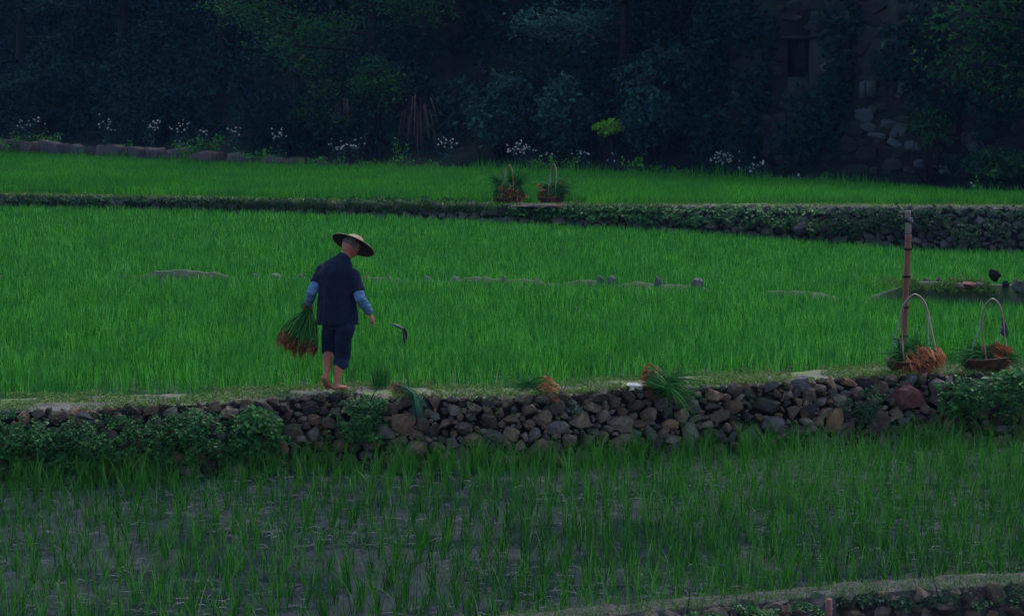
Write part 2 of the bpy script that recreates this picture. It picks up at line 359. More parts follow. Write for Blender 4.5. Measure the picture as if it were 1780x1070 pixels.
# bund through the middle paddy
LBU = Line([(-300, 476, .14), (0, 477, .14), (300, 479, .14), (600, 481, .14), (900, 483, .14), (1230, 486, .16), (1500, 489, .24), (1620, 490, .26), (1780, 494, .26), (2000, 498, .26)])
x, y = scatter(yMS, lambda x: yE(x) - .05, 760)
near = np.clip((27 - y) / 4, 0, 1)
dB = y - LBU.y(x); keep = ~((np.abs(dB + .1) < .10) & (vn(x, y * 0, 1.3) > .6)); keep &= (R.random(len(x)) < np.interp(y, [24, 34, 50], [1.0, .68, .5]))
gap = fbm(x, y, 1.1); keep &= ~((gap < .30) & (R.random(len(x)) < .6))
edge = np.clip((y - yMS(x)) / .7, 0, 1); keep &= R.random(len(x)) < (.25 + .75 * edge)
x, y, edge = x[keep], y[keep], edge[keep]
xr, yr = np.round(x / .17), np.round(y / .19); cj = _T[(xr.astype(int) * 7 + yr.astype(int) * 13) % 256, (yr.astype(int) * 5) % 256] - .5; sn = R.random(len(x)) < .45
x = np.where(sn, xr * .17 + cj * .16 + R.normal(0, .028, len(x)), x); y = np.where(sn, yr * .19 - cj * .08 + R.normal(0, .03, len(x)), y)
z = zmid(x, y); N = len(x)
hh = (.165 + .12 * R.random(N)) * (1 + .22 * np.where(sn, cj, 0)) * (.92 + .2 * fbm(x, y, 1.5)) * (.65 + .35 * edge)
hh *= np.where((np.abs(y - LBU.y(x) + .5) < .5), .86, 1)
rb = np.clip(.85 * R.random(N) + .3 * fbm(x, y, 2.2) - .08 + (R.random(N) > .95) * .3, 0, 1)
mb = MB(); blades(mb, np.stack([x, y, z], 1), hh, np.interp(y, [23, 35, 50], [.0038, .0052, .008]) * (.7 + .6 * R.random(N)), R.uniform(.0, .20, N), R.uniform(.0, .28, N), 3, rnd=rb)
mb.build('rice_field', M['rice'], kind='stuff', label='dense bright green young rice filling the middle paddy behind the person', cat='rice')
x, y = scatter(lambda x: LF.y(x) + .55, lambda x: LH.y(x) + .2, 330); k = ~((np.abs(x - .35) < 1.15) & (y < 49.2)); x, y = x[k], y[k]
N = len(x); mb = MB()
blades(mb, np.stack([x, y, zupper(x, y)], 1), (.17 + .1 * R.random(N)) * (.9 + .3 * fbm(x, y, .6)), np.full(N, .011), R.uniform(0, .2, N), R.uniform(0, .3, N), 2, rnd=np.clip(.75 * R.random(N) + .35 * fbm(x, y, .3), 0, 1))
# ragged taller fringe against the forest
xf = R.uniform(-17, 13, 9000); yf = LH.y(xf) + R.uniform(-.4, .5, 9000); n_ = len(xf)
blades(mb, np.stack([xf, yf, zfar(xf)], 1), (.16 + .2 * R.random(n_) ** 3) * (.7 + .9 * vn(xf, 0, 1.7)), np.full(n_, .008), R.uniform(0, .2, n_), R.uniform(0, .3, n_), 2)
mb.build('rice_field', M['rice_far'], kind='stuff', label='even green rice of the upper paddy below the dark forest', cat='rice')
# lower paddy, tufts in loose rows
gx = np.arange(-8, 8, .165); gy = np.arange(14.5, 24, .135); X, Y = np.meshgrid(gx, gy); X = X.ravel(); Y = Y.ravel()
X = X + (Y - 18) * .03 + R.normal(0, .030, X.size); Y = Y + R.normal(0, .05, Y.size)
right = np.clip((X + 1) / 4, 0, 1); k = (Y > LA.y(X) + .12) & (Y < LC.y(X) - .2) & (np.abs(X) < Y * .2118 + 1.4)
k &= (R.random(X.size) < .92 + .08 * right); k &= fbm(X, Y, .8) > .12
X, Y, right = X[k], Y[k], right[k]
per = (3 + 8 * R.random(len(X)) ** 1.5 + 2 * right).astype(int); idx = np.repeat(np.arange(len(X)), per); N = len(idx)
rad = .013 + .022 * right[idx]; bx = X[idx] + R.normal(0, 1, N) * rad; by = Y[idx] + R.normal(0, 1, N) * rad
hb = (.19 + .14 * R.random(N)) * (.75 + .5 * R.random(len(X)))[idx]; mb = MB()
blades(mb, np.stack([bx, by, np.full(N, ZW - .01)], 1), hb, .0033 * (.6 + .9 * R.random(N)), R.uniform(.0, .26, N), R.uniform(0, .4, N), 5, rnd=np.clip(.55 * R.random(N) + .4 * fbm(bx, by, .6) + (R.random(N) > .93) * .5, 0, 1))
# loose single stems between the rows
x, y = scatter(lambda x: LA.y(x) + .1, lambda x: LC.y(x) - .15, 90, 1.4)
k = R.random(len(x)) < np.interp(x, [-4, 4], [.45, 1.0]); x, y = x[k], y[k]; N = len(x)
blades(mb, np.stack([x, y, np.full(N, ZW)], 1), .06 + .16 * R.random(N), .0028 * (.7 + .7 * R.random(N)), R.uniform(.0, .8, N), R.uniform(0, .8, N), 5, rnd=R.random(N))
# lush taller line at the wall foot
xf = R.uniform(-7, 7, 520); yf = LC.y(xf) - R.uniform(.15, .45, 520); k = R.random(520) < .05 + .7 * vn(xf, 0, 1.4); xf, yf = xf[k], yf[k]
idx = np.repeat(np.arange(len(xf)), 9); N = len(idx)
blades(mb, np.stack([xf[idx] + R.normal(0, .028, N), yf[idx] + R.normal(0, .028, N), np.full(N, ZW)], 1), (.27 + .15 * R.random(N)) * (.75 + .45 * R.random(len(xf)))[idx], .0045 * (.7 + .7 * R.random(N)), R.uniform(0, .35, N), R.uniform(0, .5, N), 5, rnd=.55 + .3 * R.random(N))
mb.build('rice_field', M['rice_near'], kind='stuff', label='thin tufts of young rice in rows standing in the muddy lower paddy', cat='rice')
x, y = scatter(lambda x: x * 0 + 11, lambda x: LB.y(x) - .25, 160, 1.0); N = len(x); mb = MB()
blades(mb, np.stack([x, y, np.full(N, -1.35)], 1), .28 + .2 * R.random(N), .0035 + 0 * x, R.uniform(0, .4, N), R.uniform(0, .5, N), 4)
mb.build('rice_field', M['rice_near'], kind='stuff', label='rice tips below the near bank at the bottom edge', cat='rice')
# straw and drowned leaves lying on the water
x, y = scatter(lambda x: LA.y(x) + .1, lambda x: LC.y(x) - .2, 60, 1.4); k = fbm(x, y, 1.2) > .42; x, y = x[k], y[k]; N = len(x)
t = np.linspace(-.5, .5, 4); a = R.normal(0, .45, N); d = np.stack([np.cos(a), np.sin(a), 0 * a], 1); L = R.uniform(.04, .17, N)
P = np.stack([x, y, np.full(N, ZW + .022)], 1)[:, None] + d[:, None] * L[:, None, None] * t[None, :, None]
P[..., 2] += (R.random(N) ** 3 * .05)[:, None] * (1 - (2 * t) ** 2)[None]; P[..., 1] += (R.normal(0, .03, N))[:, None] * (1 - (2 * t) ** 2)[None]
MB().strips(P, np.stack([-np.sin(a), np.cos(a), 0 * a + .5], 1), np.tile([.001, .0032, .0032, .001], (N, 1)), R.random(N)).build('floating_straw', M['straw'], kind='stuff', label='pale bits of straw lying on the muddy water', cat='straw')
# short grass of the banks
faceC_ = lambda x, h: LC.y(x) - .02 - .16 * np.clip(-np.asarray(h) / .68, 0, 1)
mb = MB(); x, y = scatter(lambda x: LC.y(x) + .02, lambda x: LD.y(x) + .3, 1500, 1.2)
k = fbm(x, y, 2.2) > .43; x, y = x[k], y[k]; N = len(x); zz = (fbm(x, y, 4) - .5) * .06
blades(mb, np.stack([x, y, zz - .01], 1), .018 + .05 * R.random(N) ** 2, np.full(N, .0042), R.uniform(.1, 1.1, N), R.uniform(0, .6, N), 2, rnd=np.clip(R.random(N) * .6 + fbm(x, y, 1) * .5, 0, 1))
C = np.stack([x, y, zz + .015], 1)[:9000]; mb.leaves(C, .03, up=1.2, asp=.6)
x, y = scatter(lambda x: LB.y(x) - .1, lambda x: LA.y(x) + .12, 600, 1.0); k = fbm(x, y, 3) > .52; x, y = x[k], y[k]; N = len(x)
blades(mb, np.stack([x, y, np.full(N, -.57)], 1), .02 + .05 * R.random(N), np.full(N, .0035), R.uniform(.1, 1, N), R.uniform(0, .6, N), 2)
x, y = scatter(lambda x: LF.y(x) - .02, lambda x: LF.y(x) + .6, 500, 2); N = len(x)
blades(mb, np.stack([x, y, LF.z(x) - .02], 1), .03 + .07 * R.random(N) ** 2, np.full(N, .008), R.uniform(.1, .9, N), R.uniform(0, .6, N), 2, rnd=.4 + .5 * R.random(N))
x = R.uniform(5.3, 9.5, 5500) + R.normal(0, .25, 5500); yy_ = LBU.y(x) + R.uniform(-.2, .12, 5500); k = fbm(x, yy_, 2.5) > .40; x, yy_ = x[k], yy_[k]; N = len(x)
blades(mb, np.stack([x, yy_, .27 - np.abs(yy_ - LBU.y(x)) * .7 + R.normal(0, .02, N)], 1), .03 + .12 * R.random(N) ** 2, np.full(N, .006), R.uniform(.1, .9, N), R.uniform(0, .6, N), 2, rnd=.15 + R.random(N) * .7)
mb.leaves(np.stack([x, yy_ - .02, .29 - np.abs(yy_ - LBU.y(x)) * .7], 1)[:1200], .05, up=.8, asp=.6, rnd=.2 + R.random(1200) * .5)
x = R.uniform(-12, 3, 9000); N = len(x)
blades(mb, np.stack([x, LF.y(x) - .07 + R.normal(0, .05, N), LF.z(x) - R.random(N) * .22], 1), .05 + .10 * R.random(N), np.full(N, .007), R.uniform(.2, 1.2, N), R.uniform(.2, .9, N), 2, dirn=R.normal(-1.57, .7, N), rnd=R.random(N) * .45)
x = R.uniform(-1.5, 5, 2500); N = len(x); yy_ = LB.y(x) + R.uniform(-.1, .25, N)
blades(mb, np.stack([x, yy_, np.full(N, -.57)], 1), .02 + .07 * R.random(N), np.full(N, .0032), R.uniform(.1, 1, N), R.uniform(0, .6, N), 2, rnd=R.random(N) * .5)
x = R.uniform(-6, 6, 2600); zz_ = R.uniform(-.55, .02, 2600); k = (fbm(x, zz_, 3.2) > .55); x, zz_ = x[k], zz_[k]; N = len(x)
mb.leaves(np.stack([x, faceC_(x, zz_) - .06, zz_], 1), .03, up=.4, rnd=R.random(N) * .5, flat=np.array([0, -.6, .4]))
x = R.uniform(-6, 6, 2600); k = fbm(x, x * 0, 1.6) > .42; x = x[k]; N = len(x)
blades(mb, np.stack([x, LC.y(x) + R.uniform(-.08, .05, N), LC.z(x) + .005], 1), .03 + .09 * R.random(N) ** 2, np.full(N, .004), R.uniform(.3, 1.3, N), R.uniform(.2, .9, N), 3, dirn=R.normal(-1.57, .8, N))
mb.build('short_grass', M['grass'], kind='stuff', label='short grass and moss growing along the tops of the banks', cat='grass')

# ------------------------------------------------------------------ rocks
ROCKS = []
def make_rock_variants():
    for i in range(26):
        rg = np.random.default_rng(100 + i); n = (11, 14, 26)[i % 3]
        p = rg.normal(size=(n, 3)); p /= (np.abs(p) ** 2.6).sum(1)[:, None] ** (1 / 2.6); p *= rg.uniform(.86, 1, (n, 1))
        bm = bmesh.new(); [bm.verts.new(v) for v in p]; bmesh.ops.convex_hull(bm, input=bm.verts)
        bmesh.ops.delete(bm, geom=[v for v in bm.verts if not v.link_faces], context='VERTS')
        bm.verts.ensure_lookup_table(); V = np.array([v.co for v in bm.verts]); bm.verts.index_update()
        T = np.array([[v.index for v in f.verts] for f in bm.faces if len(f.verts) == 3]); bm.free()
        me = evaluated(V, None, T, [('BEVEL', dict(width=(.045, .06, .13)[i % 3], segments=2, limit_method='ANGLE', angle_limit=.35)), ('SUBSURF', dict(levels=1, render_levels=1))])
        V, T = mesh_arrays(me); bpy.data.meshes.remove(me)
        V = V / np.abs(V).max(0); V *= 1 + np.array([mnoise.noise(Vector(v * 1.9 + i)) * .16 + mnoise.noise(Vector(v * 5 + i)) * .07 for v in V])[:, None]
        ROCKS.append((V, T))
make_rock_variants()
def add_rock(mb, c, size, rot=None, rnd=None, i=None):
    V, T = ROCKS[random.randrange(len(ROCKS)) if i is None else i % len(ROCKS)]
    if rot is None: rot = (random.gauss(0, .3), random.gauss(0, .5), random.gauss(0, .4))
    m = np.array(Matrix.Rotation(rot[0], 3, 'X') @ Matrix.Rotation(rot[1], 3, 'Y') @ Matrix.Rotation(rot[2], 3, 'Z'))
    mb.add((V * size) @ m.T + c, tris=T, rnd=random.random() if rnd is None else rnd)
def pack(x0, x1, htop, hbot, sizes, rng, aniso=.72, over=.86, pre=()):
    """dart throwing from large to small on the wall face; returns (s, h, r)"""
    pts = [tuple(p) for p in pre]
    for r, tries in sizes:
        for _ in range(tries):
            s = rng.uniform(x0, x1); tp, bt = htop(s), hbot(s)
            if tp - bt < r * aniso * 1.1: continue
            h = rng.uniform(bt, tp - r * aniso * .7); rr = r * rng.uniform(.85, 1.15); ok = True
            for (a, b, q) in pts:
                if abs(a - s) > (q + rr): continue
                if math.hypot(a - s, (b - h) / aniso) < over * (q + rr): ok = False; break
            if ok: pts.append((s, h, rr))
    return pts
def wall(name, label, face, htop, hbot, x0, x1, sizes, mat, seed, pre=(), nparts=90, aniso=.72, vis=None, depth=.8):
    """face(x, h) -> y of the wall face"""
    rng = np.random.default_rng(seed); random.seed(seed); pts = pack(x0, x1, htop, hbot, sizes, rng, aniso, pre=[(p[0], p[1], p[2]) for p in pre])
    xc = (x0 + x1) / 2; root = thing(name, (xc, float(face(xc, 0)), float(hbot(xc))), label, 'wall')
    order = sorted(range(len(pts)), key=lambda i: -pts[i][2] * (1 if (vis is None or vis(pts[i])) else .2)); big = set(order[:nparts]) | set(range(len(pre)))
    rest = MB()
    for i, (s, h, r) in enumerate(pts):
        c = np.array([s, float(face(s, h)) + r * .25, h]); mm, lb, rc, asp = mat, None, None, aniso
        rot = None
        if i < len(pre): mm, lb = pre[i][3] or mat, pre[i][4]; asp = pre[i][5] if len(pre[i]) > 5 else aniso; rot = (0, random.gauss(0, .12), 0)
        st_ = random.uniform(.84, 1.22) if i >= len(pre) else 1; dp_ = random.uniform(.75, 1.25); size = np.array([r * 1.06 * st_, r * depth * dp_, r * asp * 1.12 / st_])
        if i in big:
            m = MB(); add_rock(m, c, size, rot, i=2 + 3 * (i % 8) if i < len(pre) else None); m.build('stone', mm, root, smooth=True, label=lb)
        else: add_rock(rest, c, size)
    if rest.n: o = rest.build('small_stone_fill', mat, root, smooth=True, kind='stuff')
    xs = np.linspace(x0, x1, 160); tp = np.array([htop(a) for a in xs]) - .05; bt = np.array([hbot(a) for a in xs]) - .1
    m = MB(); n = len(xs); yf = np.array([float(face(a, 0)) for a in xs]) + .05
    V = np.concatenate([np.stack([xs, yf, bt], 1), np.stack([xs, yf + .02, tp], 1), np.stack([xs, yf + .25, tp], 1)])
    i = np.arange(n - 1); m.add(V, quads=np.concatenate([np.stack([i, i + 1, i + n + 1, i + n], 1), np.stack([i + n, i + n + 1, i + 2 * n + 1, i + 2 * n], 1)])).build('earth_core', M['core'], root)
    return root
def xp(px, py, z): return float(PZ(px, py, z)[0])
faceC = lambda x, h: LC.y(x) - .02 - .16 * np.clip(-np.asarray(h) / .68, 0, 1)
def prC(px, py, rpx, mat, lab, asp=.8):
    D = float(LC.y(xp(px, 690, 0))); p = PD(px, py, D - .1); return (p[0], p[2], .86 * rpx * D / FPX, mat, lab, asp)
pre = [prC(1582, 692, 36, M['red_rock'], 'big dark red and purple boulder below the left basket', .72),
       prC(703, 738, 24, None, 'round boulder with an orange stain beside the leafy clump', .95),
       prC(1452, 732, 17, M['tan_rock'], 'upright tan stone low in the wall', 1.35), prC(1528, 734, 24, None, 'wide upright dull stone at the foot of the wall', 1.1),
       prC(1335, 706, 32, None, 'long dark slab-like stone in the wall', .42), prC(1345, 740, 26, None, None, .7), prC(1405, 716, 16, None, None, .9),
       prC(537, 712, 19, None, None, .8), prC(570, 735, 18, None, None, .7), prC(1080, 738, 26, None, None, .65), prC(945, 727, 17, None, None, .8),
       prC(735, 737, 13, None, None, 1.1), prC(890, 755, 18, None, None, .8), prC(944, 697, 16, None, None, .5), prC(1165, 738, 17, M['tan_rock'], 'squat reddish tan stone in the middle of the wall', .65),
       prC(1408, 690, 14, None, None, 1.2), prC(1480, 668, 18, M['tan_rock'], 'flat tan capstone near the baskets', .4), prC(1175, 690, 18, None, None, .9), prC(600, 752, 20, None, None, .7)]
rgC = np.random.default_rng(5)
wall('stone_wall', 'long dry stone retaining wall of dark rubble that the person walks along', faceC,
     lambda x: float(LC.z(x)) + .02 + .03 * (vn(x, 3, 3) - .5), lambda x: ZW - .02, -7.2, 7.2,
     [(.115, 60), (.092, 420), (.075, 1600), (.06, 4500), (.046, 9000), (.033, 12000), (.024, 9000)], M['rock'], 11, pre, 95)
LFz = lambda x: float(LF.z(x))
faceF = lambda x, h: LF.y(x) - .05 - .12 * np.clip((.5 - np.asarray(h)), 0, 1)
wall('stone_wall', 'low overgrown retaining wall below the far baskets, taller towards the right', faceF, lambda x: LFz(x) + .0, lambda x: float(zE(x)) - .05, -12.5, 12.5,
     [(.14, 200), (.10, 1800), (.075, 7000), (.055, 9000), (.04, 6000)], M['rock_far'], 12, nparts=70)
faceB = lambda x, h: LB.y(x) - .03 + 0 * np.asarray(h)
wall('stone_wall', 'rough stone edge of the near bank in the bottom right corner', faceB, lambda x: -.57, lambda x: -1.05, -1.5, 5.2,
     [(.12, 120), (.085, 600), (.06, 1500), (.04, 2000)], M['rock'], 13, nparts=40)
# slab wall at the upper left, one course of long grey slabs
xs0 = -18.; root = thing('slab_wall', (-12, float(LH.y(-12)) + .25, .4), 'low wall of long grey purple slabs at the back left of the upper paddy', 'wall'); i = 0
while xs0 < -4.2:
    L = random.uniform(.35, 1.3); hgt = float(np.interp(xs0, [-18, -16.5, -10, -7, -4.5], [.55, .55, .50, .42, .22])) * random.uniform(.92, 1.08); m = MB()
    c = np.array([xs0 + L / 2, float(LH.y(xs0 + L / 2)) + .3, .45 + hgt * .5])
    a_ = math.atan2(float(LH.y(xs0 + L) - LH.y(xs0)), L); nx = 7; g_ = np.array([[u, v_, w_] for u in np.linspace(-.5, .5, nx) for v_, w_ in ((-.5, -.5), (-.5, .1), (-.5, .5), (.5, .5), (.5, -.5))])
    g_ = g_ * [L * .985, .34, hgt]; g_ += np.array([[mnoise.noise(Vector((p_[0] * 3 + i, p_[1] * 3, p_[2] * 3 + ch * 9))) for ch in range(3)] for p_ in g_]) * [.03, .07, .09]; g_[:, 2] += g_[:, 0] * random.gauss(0, .06)
    g_ = g_ @ np.array(Matrix.Rotation(a_, 3, 'Z')).T + c; q_ = [[i_ * 5 + j_, i_ * 5 + (j_ + 1) % 5, i_ * 5 + 5 + (j_ + 1) % 5, i_ * 5 + 5 + j_] for i_ in range(nx - 1) for j_ in range(5)]; e_ = (nx - 1) * 5
    m.add(g_, quads=np.array(q_ + [[0, 4, 3, 1], [e_, e_ + 1, e_ + 3, e_ + 4]]), tris=np.array([[1, 3, 2], [e_ + 1, e_ + 2, e_ + 3]]), rnd=random.random()); m.build('stone', M['slab'], root); xs0 += L; i += 1
# pale stones along the little bund
root = thing('stone_row', (-2, float(LBU.y(-2)), 0), 'broken row of pale stones showing above the rice across the middle paddy', 'stones'); random.seed(4)
mbu = MB(); xx = np.linspace(-9, 9, 1400); hb = .03 + .10 * vn(xx, 7, .9) + .09 * vn(xx, 3, 2.6) + .03 * vn(xx, 5, 14); hb = hb - .03 * np.clip((xx - 1.2) * 2, 0, 1) - .025 * np.clip((xx + 2) * 2, 0, 1) - .08 * np.clip((xx - 2.4) * 2, 0, 1); hb = hb + (.24 + .03 * vn(xx, 2, 5) - hb) * np.clip((xx - 4.8) / .7, 0, 1); hb = hb - .06 * np.clip((-5.6 - xx) * 2, 0, 1); n = len(xx); yb = LBU.y(xx)
V = np.concatenate([np.stack([xx, yb - .22, -.12 + 0 * xx], 1), np.stack([xx, yb - .08, hb], 1), np.stack([xx, yb + .08, hb], 1), np.stack([xx, yb + .22, -.12 + 0 * xx], 1)]); i = np.arange(n - 1)
mbu.add(V, quads=np.concatenate([np.stack([i + a * n, i + a * n + 1, i + (a + 1) * n + 1, i + (a + 1) * n], 1) for a in range(3)])).build('low_bund', M['bund'], kind='structure', smooth=True)
for px, rp in ((208, 5), (275, 5), (321, 8), (386, 6), (441, 4), (474, 5), (515, 5), (680, 4), (742, 4), (792, 6), (812, 5), (872, 4), (930, 4), (1040, 6), (1064, 5), (1137, 4), (1212, 6)):
    px += random.uniform(-5, 5); xw = xp(px, 482, .15); yw = float(LBU.y(xw)); r = rp * yw / FPX; m = MB()
    add_rock(m, np.array([xw, yw - .05, .085 + random.uniform(-.02, .02)]), np.array([r * random.uniform(1.2, 2.4), r * 1.2, .10]), (0, random.gauss(0, .06), random.gauss(0, .2))); m.build('stone', M['bundstone'], root, smooth=True)
root = thing('stone_row', (6.4, 31.5, 0), 'dark and reddish stones of the low mossy bund at the right behind the baskets', 'stones')
for px, py, rp, mt, asp in ((1610, 488, 9, 'slab', .6), (1668, 497, 8, 'rock', .7), (1683, 494, 12, 'red_rock', .65), (1700, 495, 7, 'rock', .8), (1745, 494, 9, 'slab', .7), (1770, 497, 13, 'rock_far', .9), (1630, 489, 8, 'rock', .6), (1655, 487, 7, 'rock', .5), (1795, 496, 12, 'rock', .8), (1715, 491, 8, 'rock_far', .6)):
    p = PZ(px, py, .26); m = MB(); r = rp * p[1] / FPX; add_rock(m, p, np.array([r * 1.1, r, r * asp])); m.build('stone', M[mt], root, smooth=True)
p = PZ(1728, 486, .32); m = MB(); r = 11 * p[1] / FPX; add_rock(m, p + [0, 0, r * .7], np.array([r * 1.05, r, r * .95]), (0, .5, .3), .1, 5)
m.build('pointed_rock', M['core'], smooth=True, label='dark pointed rock standing on the low bund behind the right basket', cat='rock')
m = MB(); p = PZ(1103, 670, .045); add_rock(m, p, np.array([.08, .06, .026]), (0, .1, 0)); m.build('loose_stone', M['pale'], smooth=True, label='bright white flat stone on the wall top left of the big seedling bundle', cat='stone')
m = MB(); p = PZ(150, 722, -.02); add_rock(m, p, np.array([.085, .06, .035]), (0, .05, 0)); m.build('loose_stone', M['slab'], smooth=True, label='pale flat stone lying on the leafy wall at the far left', cat='stone')
m = MB(); p = PZ(1392, 396, .05); add_rock(m, PD(1392, 398, float(LF.y(p[0])) - .3), np.array([.17, .12, .11])); m.build('loose_stone', M['slab'], smooth=True, label='rounded grey stone at the foot of the far overgrown wall', cat='stone')
pL = PZ(940, 356, .5); m = MB(); V, T = ROCKS[4]; add_rock(m, np.array([pL[0], float(LF.y(pL[0])) - .02, .49]), np.array([.66, .3, .05]), (0, 0, 0), .9); m.build('stone_slab', M['slab'], smooth=True, label='flat pale stone slab in front of the right far basket', cat='slab')

# ------------------------------------------------------------------ leafy growth on walls
def leafy(name, label, cat, spots, mat, size, dens, yface, seed, off=.10, stems=True, group=None, thick=.16, loc=None):
    """spots: pixel ellipses (px, py, rx, ry) lying on the face at depth yface(x)"""
    rg = np.random.default_rng(seed); mb = MB(); allc = []
    for (px, py, rx, ry) in spots:
        D = yface(px, py); c = PD(px, py, D); sx, sz = rx * D / FPX, ry * D / FPX; n = int(dens * 2.5 * sx * sz * 3.1)
        th = rg.uniform(0, 2 * math.pi, n); rr = np.sqrt(rg.random(n)) * (1 + .25 * np.sin(th * 5 + px) + .15 * rg.normal(size=n))
        C = np.stack([c[0] + np.cos(th) * rr * sx, c[1] - off - rg.random(n) * thick * (1.2 - rr.clip(0, 1)), c[2] + np.sin(th) * rr * sz], 1)
        keep = fbm(C[:, 0] + seed, C[:, 2], 9) > .30; C = C[keep]; allc.append(C)
    C = np.concatenate(allc); b = np.clip(.55 * rg.random(len(C)) + .5 * fbm(C[:, 0], C[:, 2], 5) - .05, 0, 1)
    org = [C[:, 0].mean(), C[:, 1].mean(), C[:, 2].min()]; root = thing(name, org, label, cat, group)
    mb.leaves(C, size * (1 if dens < 100 else 1.0) * rg.uniform(.6, 1.4, len(C)), rg, .25, b, flat=np.array([0, -.7, .5]), asp=.62)
    if stems:
        ms = mb
        for _ in range(max(6, len(C) // 60)):
            a = C[rg.integers(len(C))]; tpt = a + rg.normal(0, .12, 3) * [1, .3, 1]; midp = (a + tpt) / 2 + rg.normal(0, .03, 3)
            ms.tube([a, midp, tpt], [.004, .003, .002], 4, rnd=.05)
    mb.build('foliage', mat, root); return root
yC = lambda px, py: float(LC.y(xp(px, 690, 0))) - .06
yF = lambda px, py: float(LF.y(xp(px, 357, .5))) - .08
yB = lambda px, py: float(LB.y(xp(px, 1050, -.56))) - .04
leafy('creeper', 'mass of bluish green creeper at the far left end of the wall', 'plant', [(20, 760, 40, 42), (75, 765, 45, 34), (0, 730, 26, 16)], M['vine'], .042, 2200, yC, 21)
leafy('creeper', 'dense small-leaved creeper hanging over the left part of the wall', 'plant', [(150, 765, 60, 36), (230, 750, 60, 30), (215, 785, 50, 28), (110, 800, 60, 22)], M['vine'], .032, 2900, yC, 22)
leafy('creeper', 'creeper with bright leaves between two bare stretches of the wall', 'plant', [(320, 750, 60, 28), (385, 770, 50, 30), (345, 725, 40, 16), (300, 790, 50, 20)], M['vine'], .036, 2500, yC, 23)
leafy('leafy_weed', 'large-leaved bright green weed left of the bare stones below the person', 'plant', [(440, 740, 40, 30), (425, 775, 40, 26), (475, 752, 30, 20), (450, 720, 26, 12)], M['vine'], .06, 1500, yC, 24)
leafy('leafy_clump', 'rounded bright leafy clump spilling down the wall right of the feet', 'plant', [(632, 722, 42, 34), (615, 745, 28, 18), (640, 697, 34, 12), (650, 755, 18, 12)], M['vine'], .036, 2900, yC, 25, thick=.2)
leafy('creeper', 'dark ivy over the wall below the two near baskets', 'plant', [(1660, 680, 34, 26), (1700, 690, 45, 34), (1750, 690, 45, 38), (1770, 665, 30, 20), (1650, 705, 20, 20)], M['vine'], .042, 2000, yC, 26)
leafy('climbing_weed', 'small climbing weed with round leaves left of the red boulder', 'plant', [(1515, 690, 18, 22), (1500, 715, 20, 18), (1470, 700, 12, 14)], M['vine_dark'], .035, 2000, yC, 27)
leafy('bracken', 'broad pale leaves growing in front of the right near basket', 'plant', [(1735, 655, 34, 12), (1760, 648, 22, 9)], M['vine'], .075, 900, lambda a, b: 23.9, 28, thick=.1)
i = 0
for px0, px1, lab in ((880, 1060, 'creeper on the far wall just right of the far baskets'), (1060, 1240, 'creeper cover on the middle of the far wall'), (1240, 1420, 'dark creeper with gaps on the far wall above the grey rounded stone'),
                      (1420, 1580, 'bushy creeper on the far wall left of the bamboo pole'), (1580, 1800, 'patchy creeper on the tallest far wall right of the pole')):
    sp_ = []
    for q in range(9):
        px = px0 + (px1 - px0) * (q + .5) / 9; hgt = np.interp(px, [880, 1200, 1500, 1780], [7, 15, 26, 30]); dens_ = .75
        sp_.append((px, 361 + hgt * random.uniform(.5, 1.7), 15, hgt * random.uniform(.5, .85)))
        sp_.append((px + 8, 361 + hgt * random.uniform(.1, .3), 14, 5))
    leafy('creeper', lab, 'plant', sp_, M['vine'] if i < 3 else M['vine_dark'], .08, 380 if i < 4 else 240, yF, 40 + i, thick=.2, group=None); i += 1
leafy('creeper', 'thin tangle of weeds along the low far wall at the left', 'plant', [(px, 347, 28, 5) for px in range(10, 850, 60)], M['vine_dark'], .07, 420, yF, 50, thick=.12)
leafy('leafy_weed', 'fresh green weeds on the near bank left of the bottom right corner', 'plant', [(1215, 1060, 26, 12), (1290, 1050, 24, 10), (1330, 1060, 24, 10), (1390, 1046, 20, 10), (1420, 1055, 20, 10)], M['vine'], .03, 2300, yB, 51, thick=.08)
leafy('leafy_weed', 'straggling weeds covering the near bank in the bottom right corner', 'plant', [(1490, 1038, 40, 12), (1560, 1040, 40, 14), (1640, 1034, 40, 14), (1700, 1035, 40, 16), (1770, 1030, 30, 22)], M['vine_dark'], .03, 1700, yB, 52, thick=.08)

